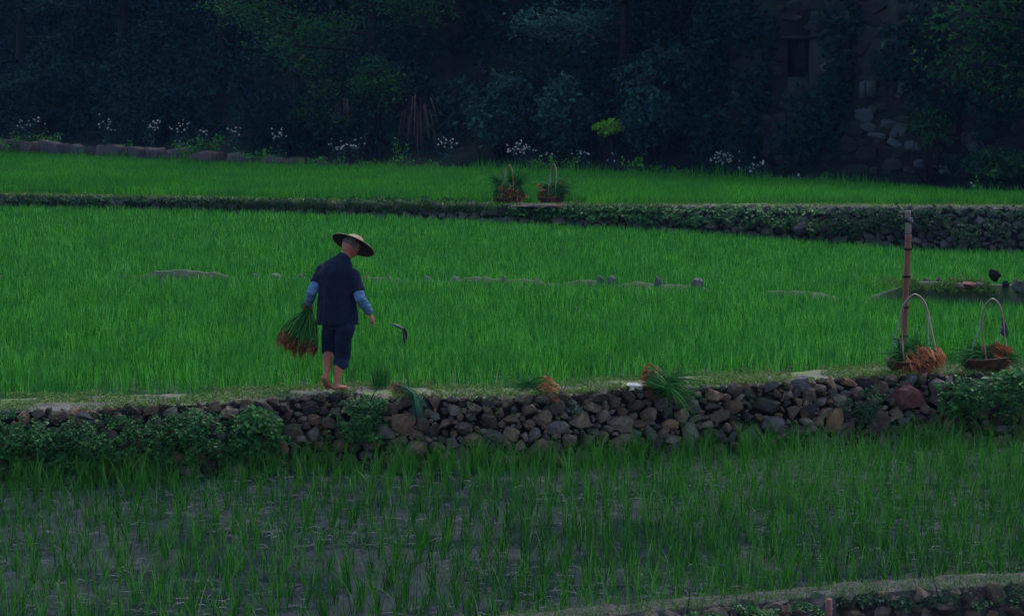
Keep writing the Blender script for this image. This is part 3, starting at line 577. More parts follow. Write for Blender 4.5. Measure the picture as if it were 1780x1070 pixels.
# ------------------------------------------------------------------ forest
def grow_tree(name, label, base, hgt, spread, mat, seed, nleaf, lsize, low=.25, cat='tree', lean=(0, 0), nl=11, cl=.9):
    rg = np.random.default_rng(seed); base = np.array(base, float); root = thing(name, base, label, cat); mt = MB(); leaf = MB()
    t = np.linspace(0, 1, 9); P = base + np.stack([lean[0] * t * hgt + .25 * np.sin(t * 5 + seed) * t, lean[1] * t * hgt + .2 * np.cos(t * 4 + seed) * t, -.4 + t * (hgt + .4)], 1)
    mt.tube(P, np.interp(t, [0, .1, 1], [hgt * .028, hgt * .02, .03]), 8); ml = MB(); tips = []
    for k in range(nl):
        f = low + (1 - low) * (k + .3) / nl; a = rg.uniform(0, 2 * math.pi) + k * 2.4; p0 = np.array([np.interp(f, t, P[:, c]) for c in range(3)])
        L = spread * (1.15 - .55 * f) * rg.uniform(.7, 1.15); d = np.array([math.cos(a), math.sin(a), rg.uniform(-.05, .45)]); s = np.linspace(0, 1, 6)
        Q = p0 + d * L * s[:, None] + np.stack([.15 * np.sin(s * 6 + k), .15 * np.cos(s * 5 + k), -.16 * L * s ** 2], 1); ml.tube(Q, np.interp(s, [0, 1], [hgt * .009, .012]), 5)
        for q in s[2:]:
            c = p0 + d * L * q + [0, 0, -.16 * L * q * q]
            for _ in range(3): tips.append(c + rg.normal(0, 1, 3) * [.32 * cl, .32 * cl, .2 * cl])
    tips = np.array(tips); m_ = len(tips); amp = rg.uniform(.25, 1, m_); idx = rg.choice(m_, nleaf, p=amp / amp.sum())
    off = rg.normal(size=(nleaf, 3)) * np.array([.42, .42, .2]) * cl; C = tips[idx] + off
    # sprays: leaves hang in flattened layers
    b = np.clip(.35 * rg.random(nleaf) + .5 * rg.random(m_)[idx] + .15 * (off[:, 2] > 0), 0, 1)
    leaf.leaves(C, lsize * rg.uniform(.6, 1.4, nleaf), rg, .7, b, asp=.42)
    V_, Q_, T_2, A_ = ml.arrays(); mt.add(V_, quads=Q_, tris=T_2); mt.build('trunk', M['bark'], root, smooth=True); leaf.build('crown', mat, root); return root
def FB(px, d): # a point on the forest edge: pixel column, metres behind the paddy
    x = 0.
    for _ in range(12): x = (px - 890) / FPX * (float(LH.y(x)) + d)
    y = float(LH.y(x)) + d; return np.array([x, y, float(np.interp(d, [0, 2, 4, 6, 8, 10, 13, 18], [.4, .6, .95, 1.6, 2.8, 4.4, 6.9, 11]))])
T_ = [(40, 7, 9, 3.0, 'tree1', 'dark broadleaf tree at the left edge of the forest', 5000, .16), (215, 8, 9, 3.2, 'tree1', 'black-green tree second from the left in the forest', 5000, .15),
      (390, 8, 9.5, 3.0, 'tree1', 'dark tree behind the slab wall, left of the bright-leaved branches', 5500, .15), (520, 5.5, 7.5, 2.3, 'tree2', 'tree with yellow-green lit sprays above the person', 6500, .13),
      (655, 5, 8, 2.3, 'tree2', 'full green tree reaching down left of the dark conifer', 9000, .13), (800, 9, 11, 2.2, 'tree1', 'tall very dark tree standing between the two green ones', 7000, .12),
      (1080, 4.6, 7.5, 3.4, 'tree3', 'wide tree with layered bluish leaves in the middle of the forest', 12000, .16), (1290, 9, 10, 2.6, 'tree1', 'dark tree left of the ruined house', 4500, .15),
      (1650, 8.5, 10, 2.4, 'tree1', 'dark tree rising behind the ruined wall', 4500, .15), (1800, 1.3, 7.5, 2.0, 'tree2', 'nearer tree with lit leaves hanging in at the right edge', 4200, .15),
      (-180, 7, 10, 3.2, 'tree1', 'dark tree just outside the left side of the view', 4000, .16), (1960, 7, 10, 3.0, 'tree1', 'dark tree just outside the right side of the view', 4000, .16)]
for k, (px, d, hg, spd, mt, lb, nl_, ls) in enumerate(T_):
    low = {'tree3': .22, 'tree2': .3}.get(mt, .16)
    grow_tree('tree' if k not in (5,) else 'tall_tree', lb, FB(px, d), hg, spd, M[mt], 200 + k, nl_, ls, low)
# second line of forest up the slope: one mass nobody could count
mb = MB(); rg = np.random.default_rng(77); n = 90000; px = rg.uniform(-260, 2040, n); d = rg.uniform(3.5, 15, n)
xw = (px - 890) / FPX * 72; yw = LH.y(xw) + d; zw = np.interp(d, [0, 2, 4, 6, 8, 10, 13, 18], [.4, .6, .95, 1.6, 2.8, 4.4, 6.9, 11]) + rg.random(n) ** 1.5 * 2.2 * (.3 + vn(xw, yw, .55) * 1.2)
k = fbm(xw, zw * 1.3, .8) > .33; mb.leaves(np.stack([xw, yw, zw], 1)[k], .2 * rg.uniform(.6, 1.4, k.sum()), rg, .5, np.clip(rg.random(k.sum()) * .5 + .5 * vn(xw[k], zw[k], .9), 0, 1))
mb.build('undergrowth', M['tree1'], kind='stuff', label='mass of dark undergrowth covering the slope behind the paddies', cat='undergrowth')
mb = MB(); n = 46000; xw = rg.uniform(-34, 34, n); d = rg.uniform(9, 26, n); yw = LH.y(xw) + d; zw = np.interp(d, [9, 13, 18, 26], [3.6, 6.9, 11, 18]) + rg.random(n) * 6 * (.4 + .8 * vn(xw, yw, .3))
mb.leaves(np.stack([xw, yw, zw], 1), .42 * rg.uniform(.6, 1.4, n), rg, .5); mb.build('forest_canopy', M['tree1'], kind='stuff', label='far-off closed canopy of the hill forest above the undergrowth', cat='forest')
def bush(name, label, px, py, rx, ry, d, mat, n, ls, seed, cat='shrub', asp=.5):
    rg = np.random.default_rng(seed); g = FB(px, d); D = g[1]; c = PD(px, py, D); sx, sz = rx * D / FPX, ry * D / FPX; root = thing(name, (c[0], c[1], g[2] - .1), label, cat)
    m = MB(); nc = 26; u = rg.normal(size=(nc, 3)); u /= np.linalg.norm(u, axis=1)[:, None]; cc = c + u * rg.random((nc, 1)) ** .4 * [sx * .85, min(sx, 1.2) * .8, sz * .85]
    idx = rg.integers(0, nc, n); off = rg.normal(size=(n, 3)) * [sx * .20, .2, sz * .17]; C = cc[idx] + off; C[:, 2] = np.maximum(C[:, 2], g[2] + .05)
    m.leaves(C, ls * rg.uniform(.6, 1.4, n), rg, .7, np.clip(.4 * rg.random(n) + .6 * rg.random(nc)[idx], 0, 1), asp=asp); m.build('foliage', mat, root)
    s = MB(); b = np.array([c[0], c[1], g[2] - .1])
    s.tube([b - [0, 0, .1], b + [0, 0, .2]], [.05, .04], 6)
    for q in cc[:12]: s.tube([b + [0, 0, .1], (b + q) / 2 + rg.normal(0, .1, 3), q], [.03, .02, .008], 5)
    s.build('branches', M['bark'], root, smooth=True); return root
bush('shrub', 'bluish broad-leaved shrub at the left of the middle thicket', 875, 195, 60, 70, 3.2, M['tree3'], 2000, .17, 301)
bush('shrub', 'large bluish shrub directly behind the far baskets', 985, 200, 62, 62, 3.0, M['tree3'], 2400, .17, 302)
bush('shrub', 'bluish shrub right of the yellow-green bush', 1135, 205, 58, 62, 3.0, M['tree3'], 2200, .17, 303)
bush('lime_bush', 'small bright yellow-green bush in the dark thicket', 1056, 222, 27, 15, 1.9, M['lime'], 420, .10, 304, asp=.7)
bush('shrub', 'tall black-green shrub hiding the left corner of the ruined house', 1232, 130, 34, 150, 2.4, M['tree1'], 4200, .14, 312)
bush('shrub', 'dark shrub under the left trees', 480, 215, 80, 60, 4, M['tree1'], 2200, .14, 305)
bush('shrub', 'dull green shrub behind the slab wall', 560, 190, 60, 60, 4.5, M['tree2'], 1500, .13, 306)
bush('shrub', 'dark low shrub at the right edge below the hanging branch', 1730, 285, 60, 32, 1.5, M['tree2'], 1500, .12, 307)
bush('shrub', 'dull shrub growing over the ruin between its pale stones', 1615, 215, 36, 36, 1.6, M['tree2'], 1000, .11, 308)
bush('shrub', 'leafy dark shrub hanging under the left green tree', 660, 150, 60, 50, 3.8, M['tree2'], 1500, .14, 309)
bush('shrub', 'black-green shrub at the left edge of the thicket', 90, 170, 110, 60, 4, M['tree1'], 2600, .15, 310)
bush('shrub', 'dim shrub in front of the left dark trees', 280, 190, 90, 60, 4.2, M['tree1'], 2200, .15, 311)
# hanging dead strap leaves
def fronds(label, px, py, wpx, hpx, d, n, seed, name='dead_fronds', lift=.3, mat='dead'):
    rg = np.random.default_rng(seed); g = FB(px, d); c = PD(px, py - hpx / 2, g[1]); h = hpx * g[1] / FPX; wd = wpx * g[1] / FPX
    t = np.linspace(0, 1, 7); a = rg.normal(0, 1, n); L = h * rg.uniform(.55, 1.1, n); P = np.zeros((n, 7, 3)); P[..., 0] = c[0] + (a * wd * .3)[:, None] * (.75 + .4 * t[None] ** 1.5); P[..., 1] = c[1] + (rg.normal(0, .15, n))[:, None] * t
    P[..., 2] = c[2] - (rg.random(n) * h * .45)[:, None] + L[:, None] * lift * .3 * np.sin(t * 2.2)[None] - L[:, None] * t[None] ** 1.6
    m = MB().strips(P, np.stack([np.ones(n), rg.normal(0, .5, n), 0 * a], 1), np.outer(np.full(n, .016), [.6, 1, 1, .9, .8, .5, .1]), rg.random(n)); return m.build(name, M[mat], label=label, cat='dry plant')
fronds('hanging clump of dead brown strap leaves under the tree', 722, 205, 46, 84, 2.6, 30, 9)
fronds('few thin dry stalks leaning in the dark left of the dead leaves', 595, 185, 40, 34, 2.8, 9, 10, 'dry_stalks', .1)
# weeds and flowers on the forest edge
def weed(name, label, px, py, hpx, wpx, d, seed, flowers=0, mat='tree3', n=110, ls=.09, fs=.055):
    rg = np.random.default_rng(seed); g = FB(px, d); D = g[1]; topz = PD(px, py - hpx / 2, D)[2]; hw = wpx * D / FPX / 2; root = thing(name, g - [0, 0, .1], label, 'wildflower' if flowers else 'weed')
    ml, mf = MB(), MB(); ms = ml; hh = max(.2, topz - g[2]); tips = []
    for k in range(max(4, flowers // 4, n // 40)):
        a = g + [rg.uniform(-.4, .4) * hw, rg.uniform(-.1, .1), -.1]; tp = g + [rg.uniform(-1, 1) * hw, rg.uniform(-.15, .15), hh * rg.uniform(.7, 1.0)]; m_ = (a + tp) / 2 + rg.normal(0, .03, 3); ms.tube([a, m_, tp], [.009, .007, .004], 5, rnd=.1); tips.append(tp)
        q = rg.random(n // max(4, flowers // 4, n // 40) + 1)[:, None]; C = a * (1 - q) + tp * q + rg.normal(0, 1, (len(q), 3)) * [.07, .07, .05]; ml.leaves(C, ls * rg.uniform(.5, 1.3, len(q)), rg, .5)
    ml.build('foliage', M[mat], root)
    if flowers:
        for k in range(flowers):
            c = tips[rg.integers(len(tips))] + rg.normal(0, 1, 3) * [.10, .06, .07]; ms2 = rg.uniform(.7, 1.2) * fs
            th = np.arange(6) * math.pi / 3; n0 = np.array([rg.normal(0, .4), -.8, .7]); n0 /= np.linalg.norm(n0); e1 = np.cross(n0, [0, 0, 1.]); e1 /= np.linalg.norm(e1); e2 = np.cross(n0, e1)
            V = np.vstack([c - n0 * ms2 * .2, c + ms2 * .55 * (np.cos(th)[:, None] * e1 + np.sin(th)[:, None] * e2)]); MB().add(V, tris=np.array([[0, 1 + j, 1 + (j + 1) % 6] for j in range(6)]), rnd=rg.random()).build('blossom', M['petal'], root)
    return root
fl = [(45, 210, 34, 46, 16, 'white-flowered weed left of all the others, at the left edge'), (192, 228, 40, 22, 12, 'white-flowered weed behind the slab wall, second from the left'),
      (262, 226, 34, 28, 14, 'dull white flowers above the slab wall left of the bright weeds'), (316, 226, 30, 26, 16, 'white flowers rising directly behind the bright green mound'),
      (356, 230, 22, 10, 7, 'single small head of white flowers just right of the mound'), (408, 238, 34, 24, 9, 'sparse white flowers between the mound and the blue-leaved weed'),
      (480, 244, 44, 22, 14, 'tall blue-leaved weed with white flowers beside the slabs'), (590, 250, 26, 30, 14, 'white flowers at the right end of the slab wall'),
      (626, 258, 22, 20, 7, 'small white flowers left of the dead strap leaves'), (782, 252, 44, 26, 16, 'white-flowered weed standing alone right of the dead leaves'),
      (908, 268, 38, 42, 30, 'thick head of white flowers behind the left far basket'), (958, 274, 26, 24, 7, 'weed with few flowers between the two far handles'),
      (1020, 274, 34, 24, 12, 'white flowers right of the far baskets'), (1264, 283, 34, 34, 34, 'dense bunch of white flowers, brightest on the right half of the edge'),
      (1300, 290, 22, 12, 6, 'small white flower head just right of the dense bunch'), (1322, 294, 18, 14, 6, 'lowest white flower head in the group right of the dense bunch'),
      (1380, 309, 14, 22, 8, 'low white flowers at the grass line left of the ruin'), (1700, 326, 10, 34, 6, 'tiny white flowers in the grass below the ruin'), (1068, 280, 20, 14, 5, 'faint white flowers below the yellow-green bush')]
for k, (px, py, hp, wp, nf, lb) in enumerate(fl): weed('flowering_weed', lb, px, py, hp, wp, .4 + .15 * (k % 3), 400 + k, nf)
gw = [(50, 236, 14, 120, 900, 'bright green weeds along the slab wall at the far left'), (345, 245, 24, 90, 900, 'bright green mound of weeds above the slab wall'), (455, 268, 20, 110, 700, 'green weeds overhanging the right end of the slab wall'),
      (570, 280, 16, 90, 420, 'low green weeds where the slab wall ends'), (228, 243, 16, 16, 90, 'single small bright green tuft on the slab wall'), (700, 245, 20, 30, 90, 'little green plant below the dead strap leaves'), (965, 284, 20, 80, 500, 'green weeds behind the right far basket handle'),
      (1100, 283, 26, 40, 260, 'broad-leaved green weed right of the white flowers'), (1165, 296, 16, 60, 300, 'low bright weed clump on the paddy edge'), (700, 285, 12, 160, 500, 'low grassy weeds on the edge below the dead strap leaves'), (1420, 312, 10, 60, 160, 'small weeds on the paddy edge in front of the ruin')]
for k, (px, py, hp, wp, n_, lb) in enumerate(gw): weed('leafy_weed', lb, px, py, hp, wp, .45 + .1 * (k % 3), 450 + k, 0, 'weed', n_, .10)

# ------------------------------------------------------------------ the ruined house at the right
def ruin():
    X0, X1 = FB(1235, 3.0)[0], FB(1830, 3.0)[0] + .6; Zt = 6.4; ya, yb_ = float(LH.y(X0)) + 2.5, float(LH.y(X1)) + 2.5; sl = (yb_ - ya) / (X1 - X0); y0 = (ya + yb_) / 2; xm = (X0 + X1) / 2
    def DR(px): return (y0 - sl * xm) / (1 - sl * (px - 890) / FPX)
    def PR(px, py): p = PD(px, py, DR(px)); return np.array([p[0], y0, p[2]])
    root = thing('stone_house', (float((X0 + X1) / 2), y0, .5), 'old overgrown stone house in the dark forest with one small window', 'house')
    wl, wt = PR(1371, 68), PR(1409, 134); wx0, wx1, wz0, wz1 = wl[0], wt[0], wt[2], wl[2]; m = MB()
    def blk(a, b, c, d): m.box([(a + b) / 2, y0 + .35, (c + d) / 2], [b - a, .5, d - c])
    blk(X0, wx0, .2, Zt); blk(wx1, X1, .2, Zt); blk(wx0, wx1, .2, wz0); blk(wx0, wx1, wz1, Zt); blk(X0, X1, .2, .25)
    m.box([X0 + .25, y0 + 2.6, 3.3], [.5, 4, 6.2]); m.box([X1 - .25, y0 + 2.6, 3.3], [.5, 4, 6.2]); m.build('wall', M['ruin'], root, label='dark rubble wall')
    rg = np.random.default_rng(8); random.seed(8); f = MB(); pale = []
    pts = pack(X0, X1, lambda s: Zt, lambda s: .3, [(.24, 300), (.18, 1500), (.13, 3000)], rg, .8)
    for s, h, r in pts:
        if wx0 - r < s < wx1 + r and wz0 - r < h < wz1 + r: continue
        add_rock(f, np.array([s, y0 + .12, h]), np.array([r * 1.1, .12, r * .9]), (0, random.gauss(0, .1), 0), rg.random() ** 2 * .42)
    f.build('masonry', M['ruin'], root, smooth=True, kind='stuff')
    for px, py, w_, h_ in ((1512, 154, 9, 14), (1500, 156, 5, 14), (1503, 200, 13, 12), (1508, 221, 12, 10), (1517, 191, 7, 7), (1545, 217, 11, 9), (1566, 226, 13, 11), (1555, 234, 6, 6), (1557, 250, 12, 10), (1588, 254, 12, 9), (1568, 150, 6, 7), (1565, 162, 5, 9), (1525, 236, 14, 6), (1683, 240, 9, 10), (1702, 256, 13, 10), (1694, 232, 7, 6), (1640, 298, 10, 9), (1440, 118, 10, 10), (1280, 165, 9, 12), (1537, 90, 6, 5), (1600, 285, 9, 8)):
        p = PR(px, py); b = MB(); k = y0 / FPX
        if px in (1512, 1500): b.box([p[0], y0 + .02, p[2]], [2 * w_ * k, .16, 2 * h_ * k], rnd=.9); b.build('stone', M['ruin'], root, label='squared pale block')
        else: add_rock(b, np.array([p[0], y0 + .05, p[2]]), np.array([w_ * k * 1.1, .12, h_ * k * 1.1]), (0, random.gauss(0, .3), 0), rg.uniform(.65, .95)); b.build('stone', M['ruin'], root, smooth=True, label='pale stone in the dark wall')
    wr = MB(); t = .07
    for a, b, c, d in ((wx0 - .12, wx1 + .12, wz1, wz1 + .07),): wr.box([(a + b) / 2, y0 + .06, (c + d) / 2], [b - a, .2, d - c])
    w_ = wr.build('window', M['ruin'], root, label='small dark window opening under a stone lintel'); w_['_o'] = root['_o']
    MB().box([(wx0 + wx1) / 2, y0 + .5, (wz0 + wz1) / 2], [wx1 - wx0, .03, wz1 - wz0]).build('recess_shade', M['core'], w_)  # dark panel standing in for the shade inside the window opening
    r = MB(); a = np.array([[X0 - .4, y0 - .7, Zt - .1], [X1 + .4, y0 - .7, Zt - .1], [X1 + .4, y0 + 2.4, Zt + 1.5], [X0 - .4, y0 + 2.4, Zt + 1.5], [X1 + .4, y0 + 5.4, Zt - .1], [X0 - .4, y0 + 5.4, Zt - .1]])
    r.add(np.vstack([a, a + [0, 0, .16]]), quads=[[0, 3, 2, 1], [3, 5, 4, 2], [6, 7, 8, 9], [9, 8, 10, 11], [0, 1, 7, 6], [5, 11, 10, 4]]); r.build('roof', M['core'], root)
    for ch in root.children_recursive:
        if ch.name.startswith('masonry') or ch.type == 'MESH':
            n_ = len(ch.data.vertices); v_ = np.empty(n_ * 3, np.float32); ch.data.vertices.foreach_get('co', v_); v_ = v_.reshape(-1, 3); v_[:, 1] += sl * (v_[:, 0] + root['_o'][0] - xm); ch.data.vertices.foreach_set('co', v_.ravel()); ch.data.update()
    for lb, sp_, sd in (('dark ivy over the left part of the ruined house', [(1245, 120, 34, 110), (1240, 30, 30, 60), (1240, 230, 34, 80), (1300, 220, 60, 70), (1330, 60, 30, 50), (1290, 40, 50, 50), (1320, 150, 40, 40)], 61), ('ivy curtain on the ruin right of its window', [(1460, 130, 36, 70), (1440, 200, 60, 70), (1400, 240, 60, 60), (1470, 40, 50, 40)], 62),
                         ('ivy around the pale stones of the ruin', [(1600, 120, 60, 50), (1650, 180, 60, 40), (1540, 110, 30, 30), (1620, 60, 70, 50)], 63), ('ivy on the right end of the ruin', [(1740, 180, 60, 60), (1680, 290, 50, 20), (1750, 100, 60, 70)], 64)):
        leafy('ivy', lb, 'plant', sp_, M['tree1'], .15, 130, lambda a, b: DR(a) - .05, sd, stems=True, thick=.25)
ruin()

# ------------------------------------------------------------------ baskets
def mat_bamboo(name, cols): return solid(name, cols, .45, .35, 5, .25, 30, (1, 1, .25))
M['strip'] = mat_bamboo('bamboo_strip', [(.05, .024, .015), (.15, .075, .05), (.34, .27, .23)])
M['strip_grey'] = mat_bamboo('weathered_bamboo_strip', [(.14, .15, .15), (.27, .29, .28)])
M['wicker'] = solid('wicker', [(.018, .010, .007), (.09, .038, .022)], .7, .2, 12, .5, 60)
M['pole'] = solid('bamboo_pole', [(.07, .026, .02), (.14, .045, .032), (.19, .075, .055)], .5, .3, 5, .2, 30, (1, 1, .15))
M['pole_top'] = solid('weathered_bamboo', [(.10, .09, .09), (.17, .12, .11)], .6, .2, 8, .2, 30)
M['cord'] = solid('cord', [(.02, .025, .04), (.05, .05, .07)], .8, .1)
def band(P, side, hw, th):
    """a flat bent strip with real thickness"""
    P = np.asarray(P); T = np.gradient(P, axis=0); T /= np.linalg.norm(T, axis=1)[:, None]; N = np.cross(T, side); N /= np.linalg.norm(N, axis=1)[:, None]; s = np.cross(N, T); n = len(P)
    V = np.stack([P - s * hw - N * th, P + s * hw - N * th, P + s * hw + N * th, P - s * hw + N * th], 1).reshape(-1, 3)
    q = [[i * 4 + j, i * 4 + (j + 1) % 4, i * 4 + 4 + (j + 1) % 4, i * 4 + 4 + j] for i in range(n - 1) for j in range(4)] + [[0, 3, 2, 1], [n * 4 - 4, n * 4 - 3, n * 4 - 2, n * 4 - 1]]
    return V, np.array(q)
def make_basket(loc, label, legs, apex, rad=.26, dep=.11, group=None):
    """legs: four local feet (left back, left front, right front, right back) and an apex point"""
    root = thing('basket', loc, label, 'basket', group); o = np.array(loc); k = 36; m = MB()
    prof = [(.02, .0), (.5, .004), (.8, .02), (.95, .06), (1.0, dep), (1.03, dep + .012), (.99, dep + .02), (.93, dep), (.88, .07), (.7, .035), (.02, .02)]; th = np.arange(k) * 2 * math.pi / k
    V = np.array([[math.cos(a) * r * rad, math.sin(a) * r * rad, z] for r, z in prof for a in th]); V[:, 2] += (np.sin(V[:, 0] * 9) * .01); wv = np.tile(np.where(np.arange(k) % 2, .006, -.006), len(prof)); V[:, :2] *= (1 + wv[:, None] * 2)
    q = np.array([[i * k + j, i * k + (j + 1) % k, (i + 1) * k + (j + 1) % k, (i + 1) * k + j] for i in range(len(prof) - 1) for j in range(k)]); m.add(V + o, quads=q).build('tray', M['wicker'], root, smooth=True)
    m = MB(); a = np.linspace(0, 2 * math.pi, 41); m.tube(np.stack([np.cos(a) * rad * 1.02, np.sin(a) * rad * 1.02, dep + .01 + np.sin(np.cos(a) * rad * 9) * .01], 1) + o, .011, 6, cap=False).build('rim', M['wicker'], root, smooth=True)
    for arc, mt in zip(legs, ('strip', 'strip_grey')):
        A = np.array(arc, float); n = len(A); tt_ = np.linspace(0, n - 1, 49); P = []
        for u in tt_:
            i = min(int(u), n - 2); f = u - i; p0, p1, p2, p3 = A[max(i - 1, 0)], A[i], A[i + 1], A[min(i + 2, n - 1)]
            P.append(.5 * (2 * p1 + (p2 - p0) * f + (2 * p0 - 5 * p1 + 4 * p2 - p3) * f * f + (3 * p1 - p0 - 3 * p2 + p3) * f ** 3))
        V, q = band(np.array(P) + o, np.array([0.35, 1., .0]), .018, .005); MB().add(V, quads=q).build('handle', M[mt], root, label='weathered grey strip' if mt == 'strip_grey' else None)
    return root
g1 = PZ(1585, 646, .02); k1 = g1[1] / FPX
def lg(px, py, dy, g): D = g[1] + dy; p = PD(px, py, D); return p - g
def arc(g, pts): return [lg(a, b, c, g) for a, b, c in pts]
bask = make_basket(g1, 'near basket with a tall arched handle beside the bamboo pole', [arc(g1, [(1573, 638, -.17), (1569, 595, -.12), (1567, 560, -.07), (1572, 530, -.03), (1589, 512, -.012), (1605, 521, -.03), (1614, 545, -.05), (1621, 580, -.07), (1631, 624, -.08)]),
    arc(g1, [(1548, 624, .08), (1555, 590, .06), (1562, 558, .04), (1571, 528, .015), (1589, 511, .012), (1604, 523, .02), (1612, 545, .06), (1613, 575, .10), (1614, 612, .16)])], None, .262, .12)
g2 = PZ(1712, 642, .03)
bask2 = make_basket(g2, 'rightmost near basket with a knotted rag on its handle', [arc(g2, [(1717, 642, -.18), (1711, 600, -.12), (1707, 565, -.07), (1710, 538, -.03), (1723, 520, -.012), (1736, 527, -.02), (1743, 550, -.03), (1748, 590, -.04), (1753, 628, -.06)]),
    arc(g2, [(1680, 636, .02), (1692, 600, .02), (1702, 568, .02), (1709, 538, .012), (1723, 519, .012), (1735, 528, .02), (1742, 550, .05), (1739, 578, .10), (1733, 612, .17)])], None, .255, .12)
m = MB(); rg = np.random.default_rng(2)
for q in range(7):
    a = PD(1744 + rg.uniform(-3, 3), 565 + rg.uniform(-4, 10), g2[1] - .02); b = a + [rg.uniform(-.01, .035), rg.uniform(-.02, .02), -rg.uniform(.05, .13)]; m.tube([a, (a + b) / 2 + rg.normal(0, .012, 3), b], [.012, .010, .004], 5)
m.tube([PD(1741, 552, g2[1]), PD(1747, 566, g2[1]), PD(1752, 580, g2[1])], [.012, .02, .012], 7); m.build('knotted_rag', M['cord'], bask2)
m = MB(); m.tube([PD(1553, 588, g1[1] - .02), PD(1561, 590, g1[1] - .05), PD(1570, 589, g1[1] - .08)], .009, 6); m.tube([PD(1561, 590, g1[1] - .05), PD(1563, 600, g1[1] - .05), PD(1562, 610, g1[1] - .05)], [.012, .018, .012], 6); m.build('cord_tie', M['cord'], bask)
gf1 = PZ(885, 353, .5); bask3 = make_basket(gf1, 'left far basket piled with seedlings on the far bank', [arc(gf1, [(872, 352, -.18), (873, 325, -.12), (877, 300, -.05), (884, 287, -.012), (890, 297, -.02), (893, 330, -.08)]), arc(gf1, [(874, 343, .05), (876, 322, .04), (879, 300, .03), (884, 287, .012), (890, 296, .05), (892, 322, .15)])], None, .27, .1)
gf2 = PZ(958, 352, .5); bask4 = make_basket(gf2, 'right far basket piled with seedlings on the far bank', [arc(gf2, [(953, 347, -.18), (954, 320, -.12), (956, 298, -.05), (962, 285, -.012), (966, 295, -.02), (966, 330, -.08)]), arc(gf2, [(955, 342, .05), (956, 320, .04), (957, 298, .03), (962, 285, .012), (967, 296, .05), (967, 322, .15)])], None, .27, .1)
# the pole
P = np.array([PD(a, b, 25.35) for a, b in ((1578, 366), (1579, 400), (1578, 440), (1576, 480), (1574, 520), (1572, 560), (1571, 600), (1570, 640))]); o = thing('bamboo_pole', P[-1], 'upright reddish bamboo pole with dark joints beside the left near basket', 'pole')
tt = np.linspace(0, 1, 60); PP = np.stack([np.interp(tt, np.linspace(0, 1, 8), P[:, c]) for c in range(3)], 1); nod = np.array([.075, .26, .43, .62, .80]); r_ = .036 + .007 * np.exp(-((tt[:, None] - nod[None]) / .009) ** 2).sum(1) - .004 * (1 - tt)
MB().tube(PP[10:], r_[10:], 14, ref=(0, 1, .02)).build('lower_culm', M['pole'], o, smooth=True); MB().tube(PP[:11], r_[:11], 14, ref=(0, 1, .02)).build('top_culm', M['pole_top'], o, smooth=True, label='grey weathered top')
for f in nod:
    c = np.array([np.interp(f, tt, PP[:, j]) for j in range(3)]); m = MB(); m.tube([c - [0, 0, .012], c, c + [0, 0, .012]], [.040, .0435, .040], 14, ref=(0, 1, .02)); m.build('joint', M['core'], o, smooth=True)
c = np.array([np.interp(.07, tt, PP[:, j]) for j in range(3)]); m = MB(); a = np.linspace(0, 6.28, 24); m.tube(np.stack([np.cos(a) * .046, np.sin(a) * .046, .02 * np.sin(a * 2)], 1) + c, .011, 6).build('cord_tie', M['cord'], o)
p = PZ(1441, 1044, -.5); D_ = float(LB.y(p[0])) - .25; a, b = PD(1441, 1040, D_), PD(1440, 1110, D_); MB().tube([a, (a + b) / 2, b], [.022, .024, .024], 8).build('wooden_stake', M['pole'], smooth=True, label='short reddish wooden stake at the bottom edge, in front of the near bank', cat='stake')

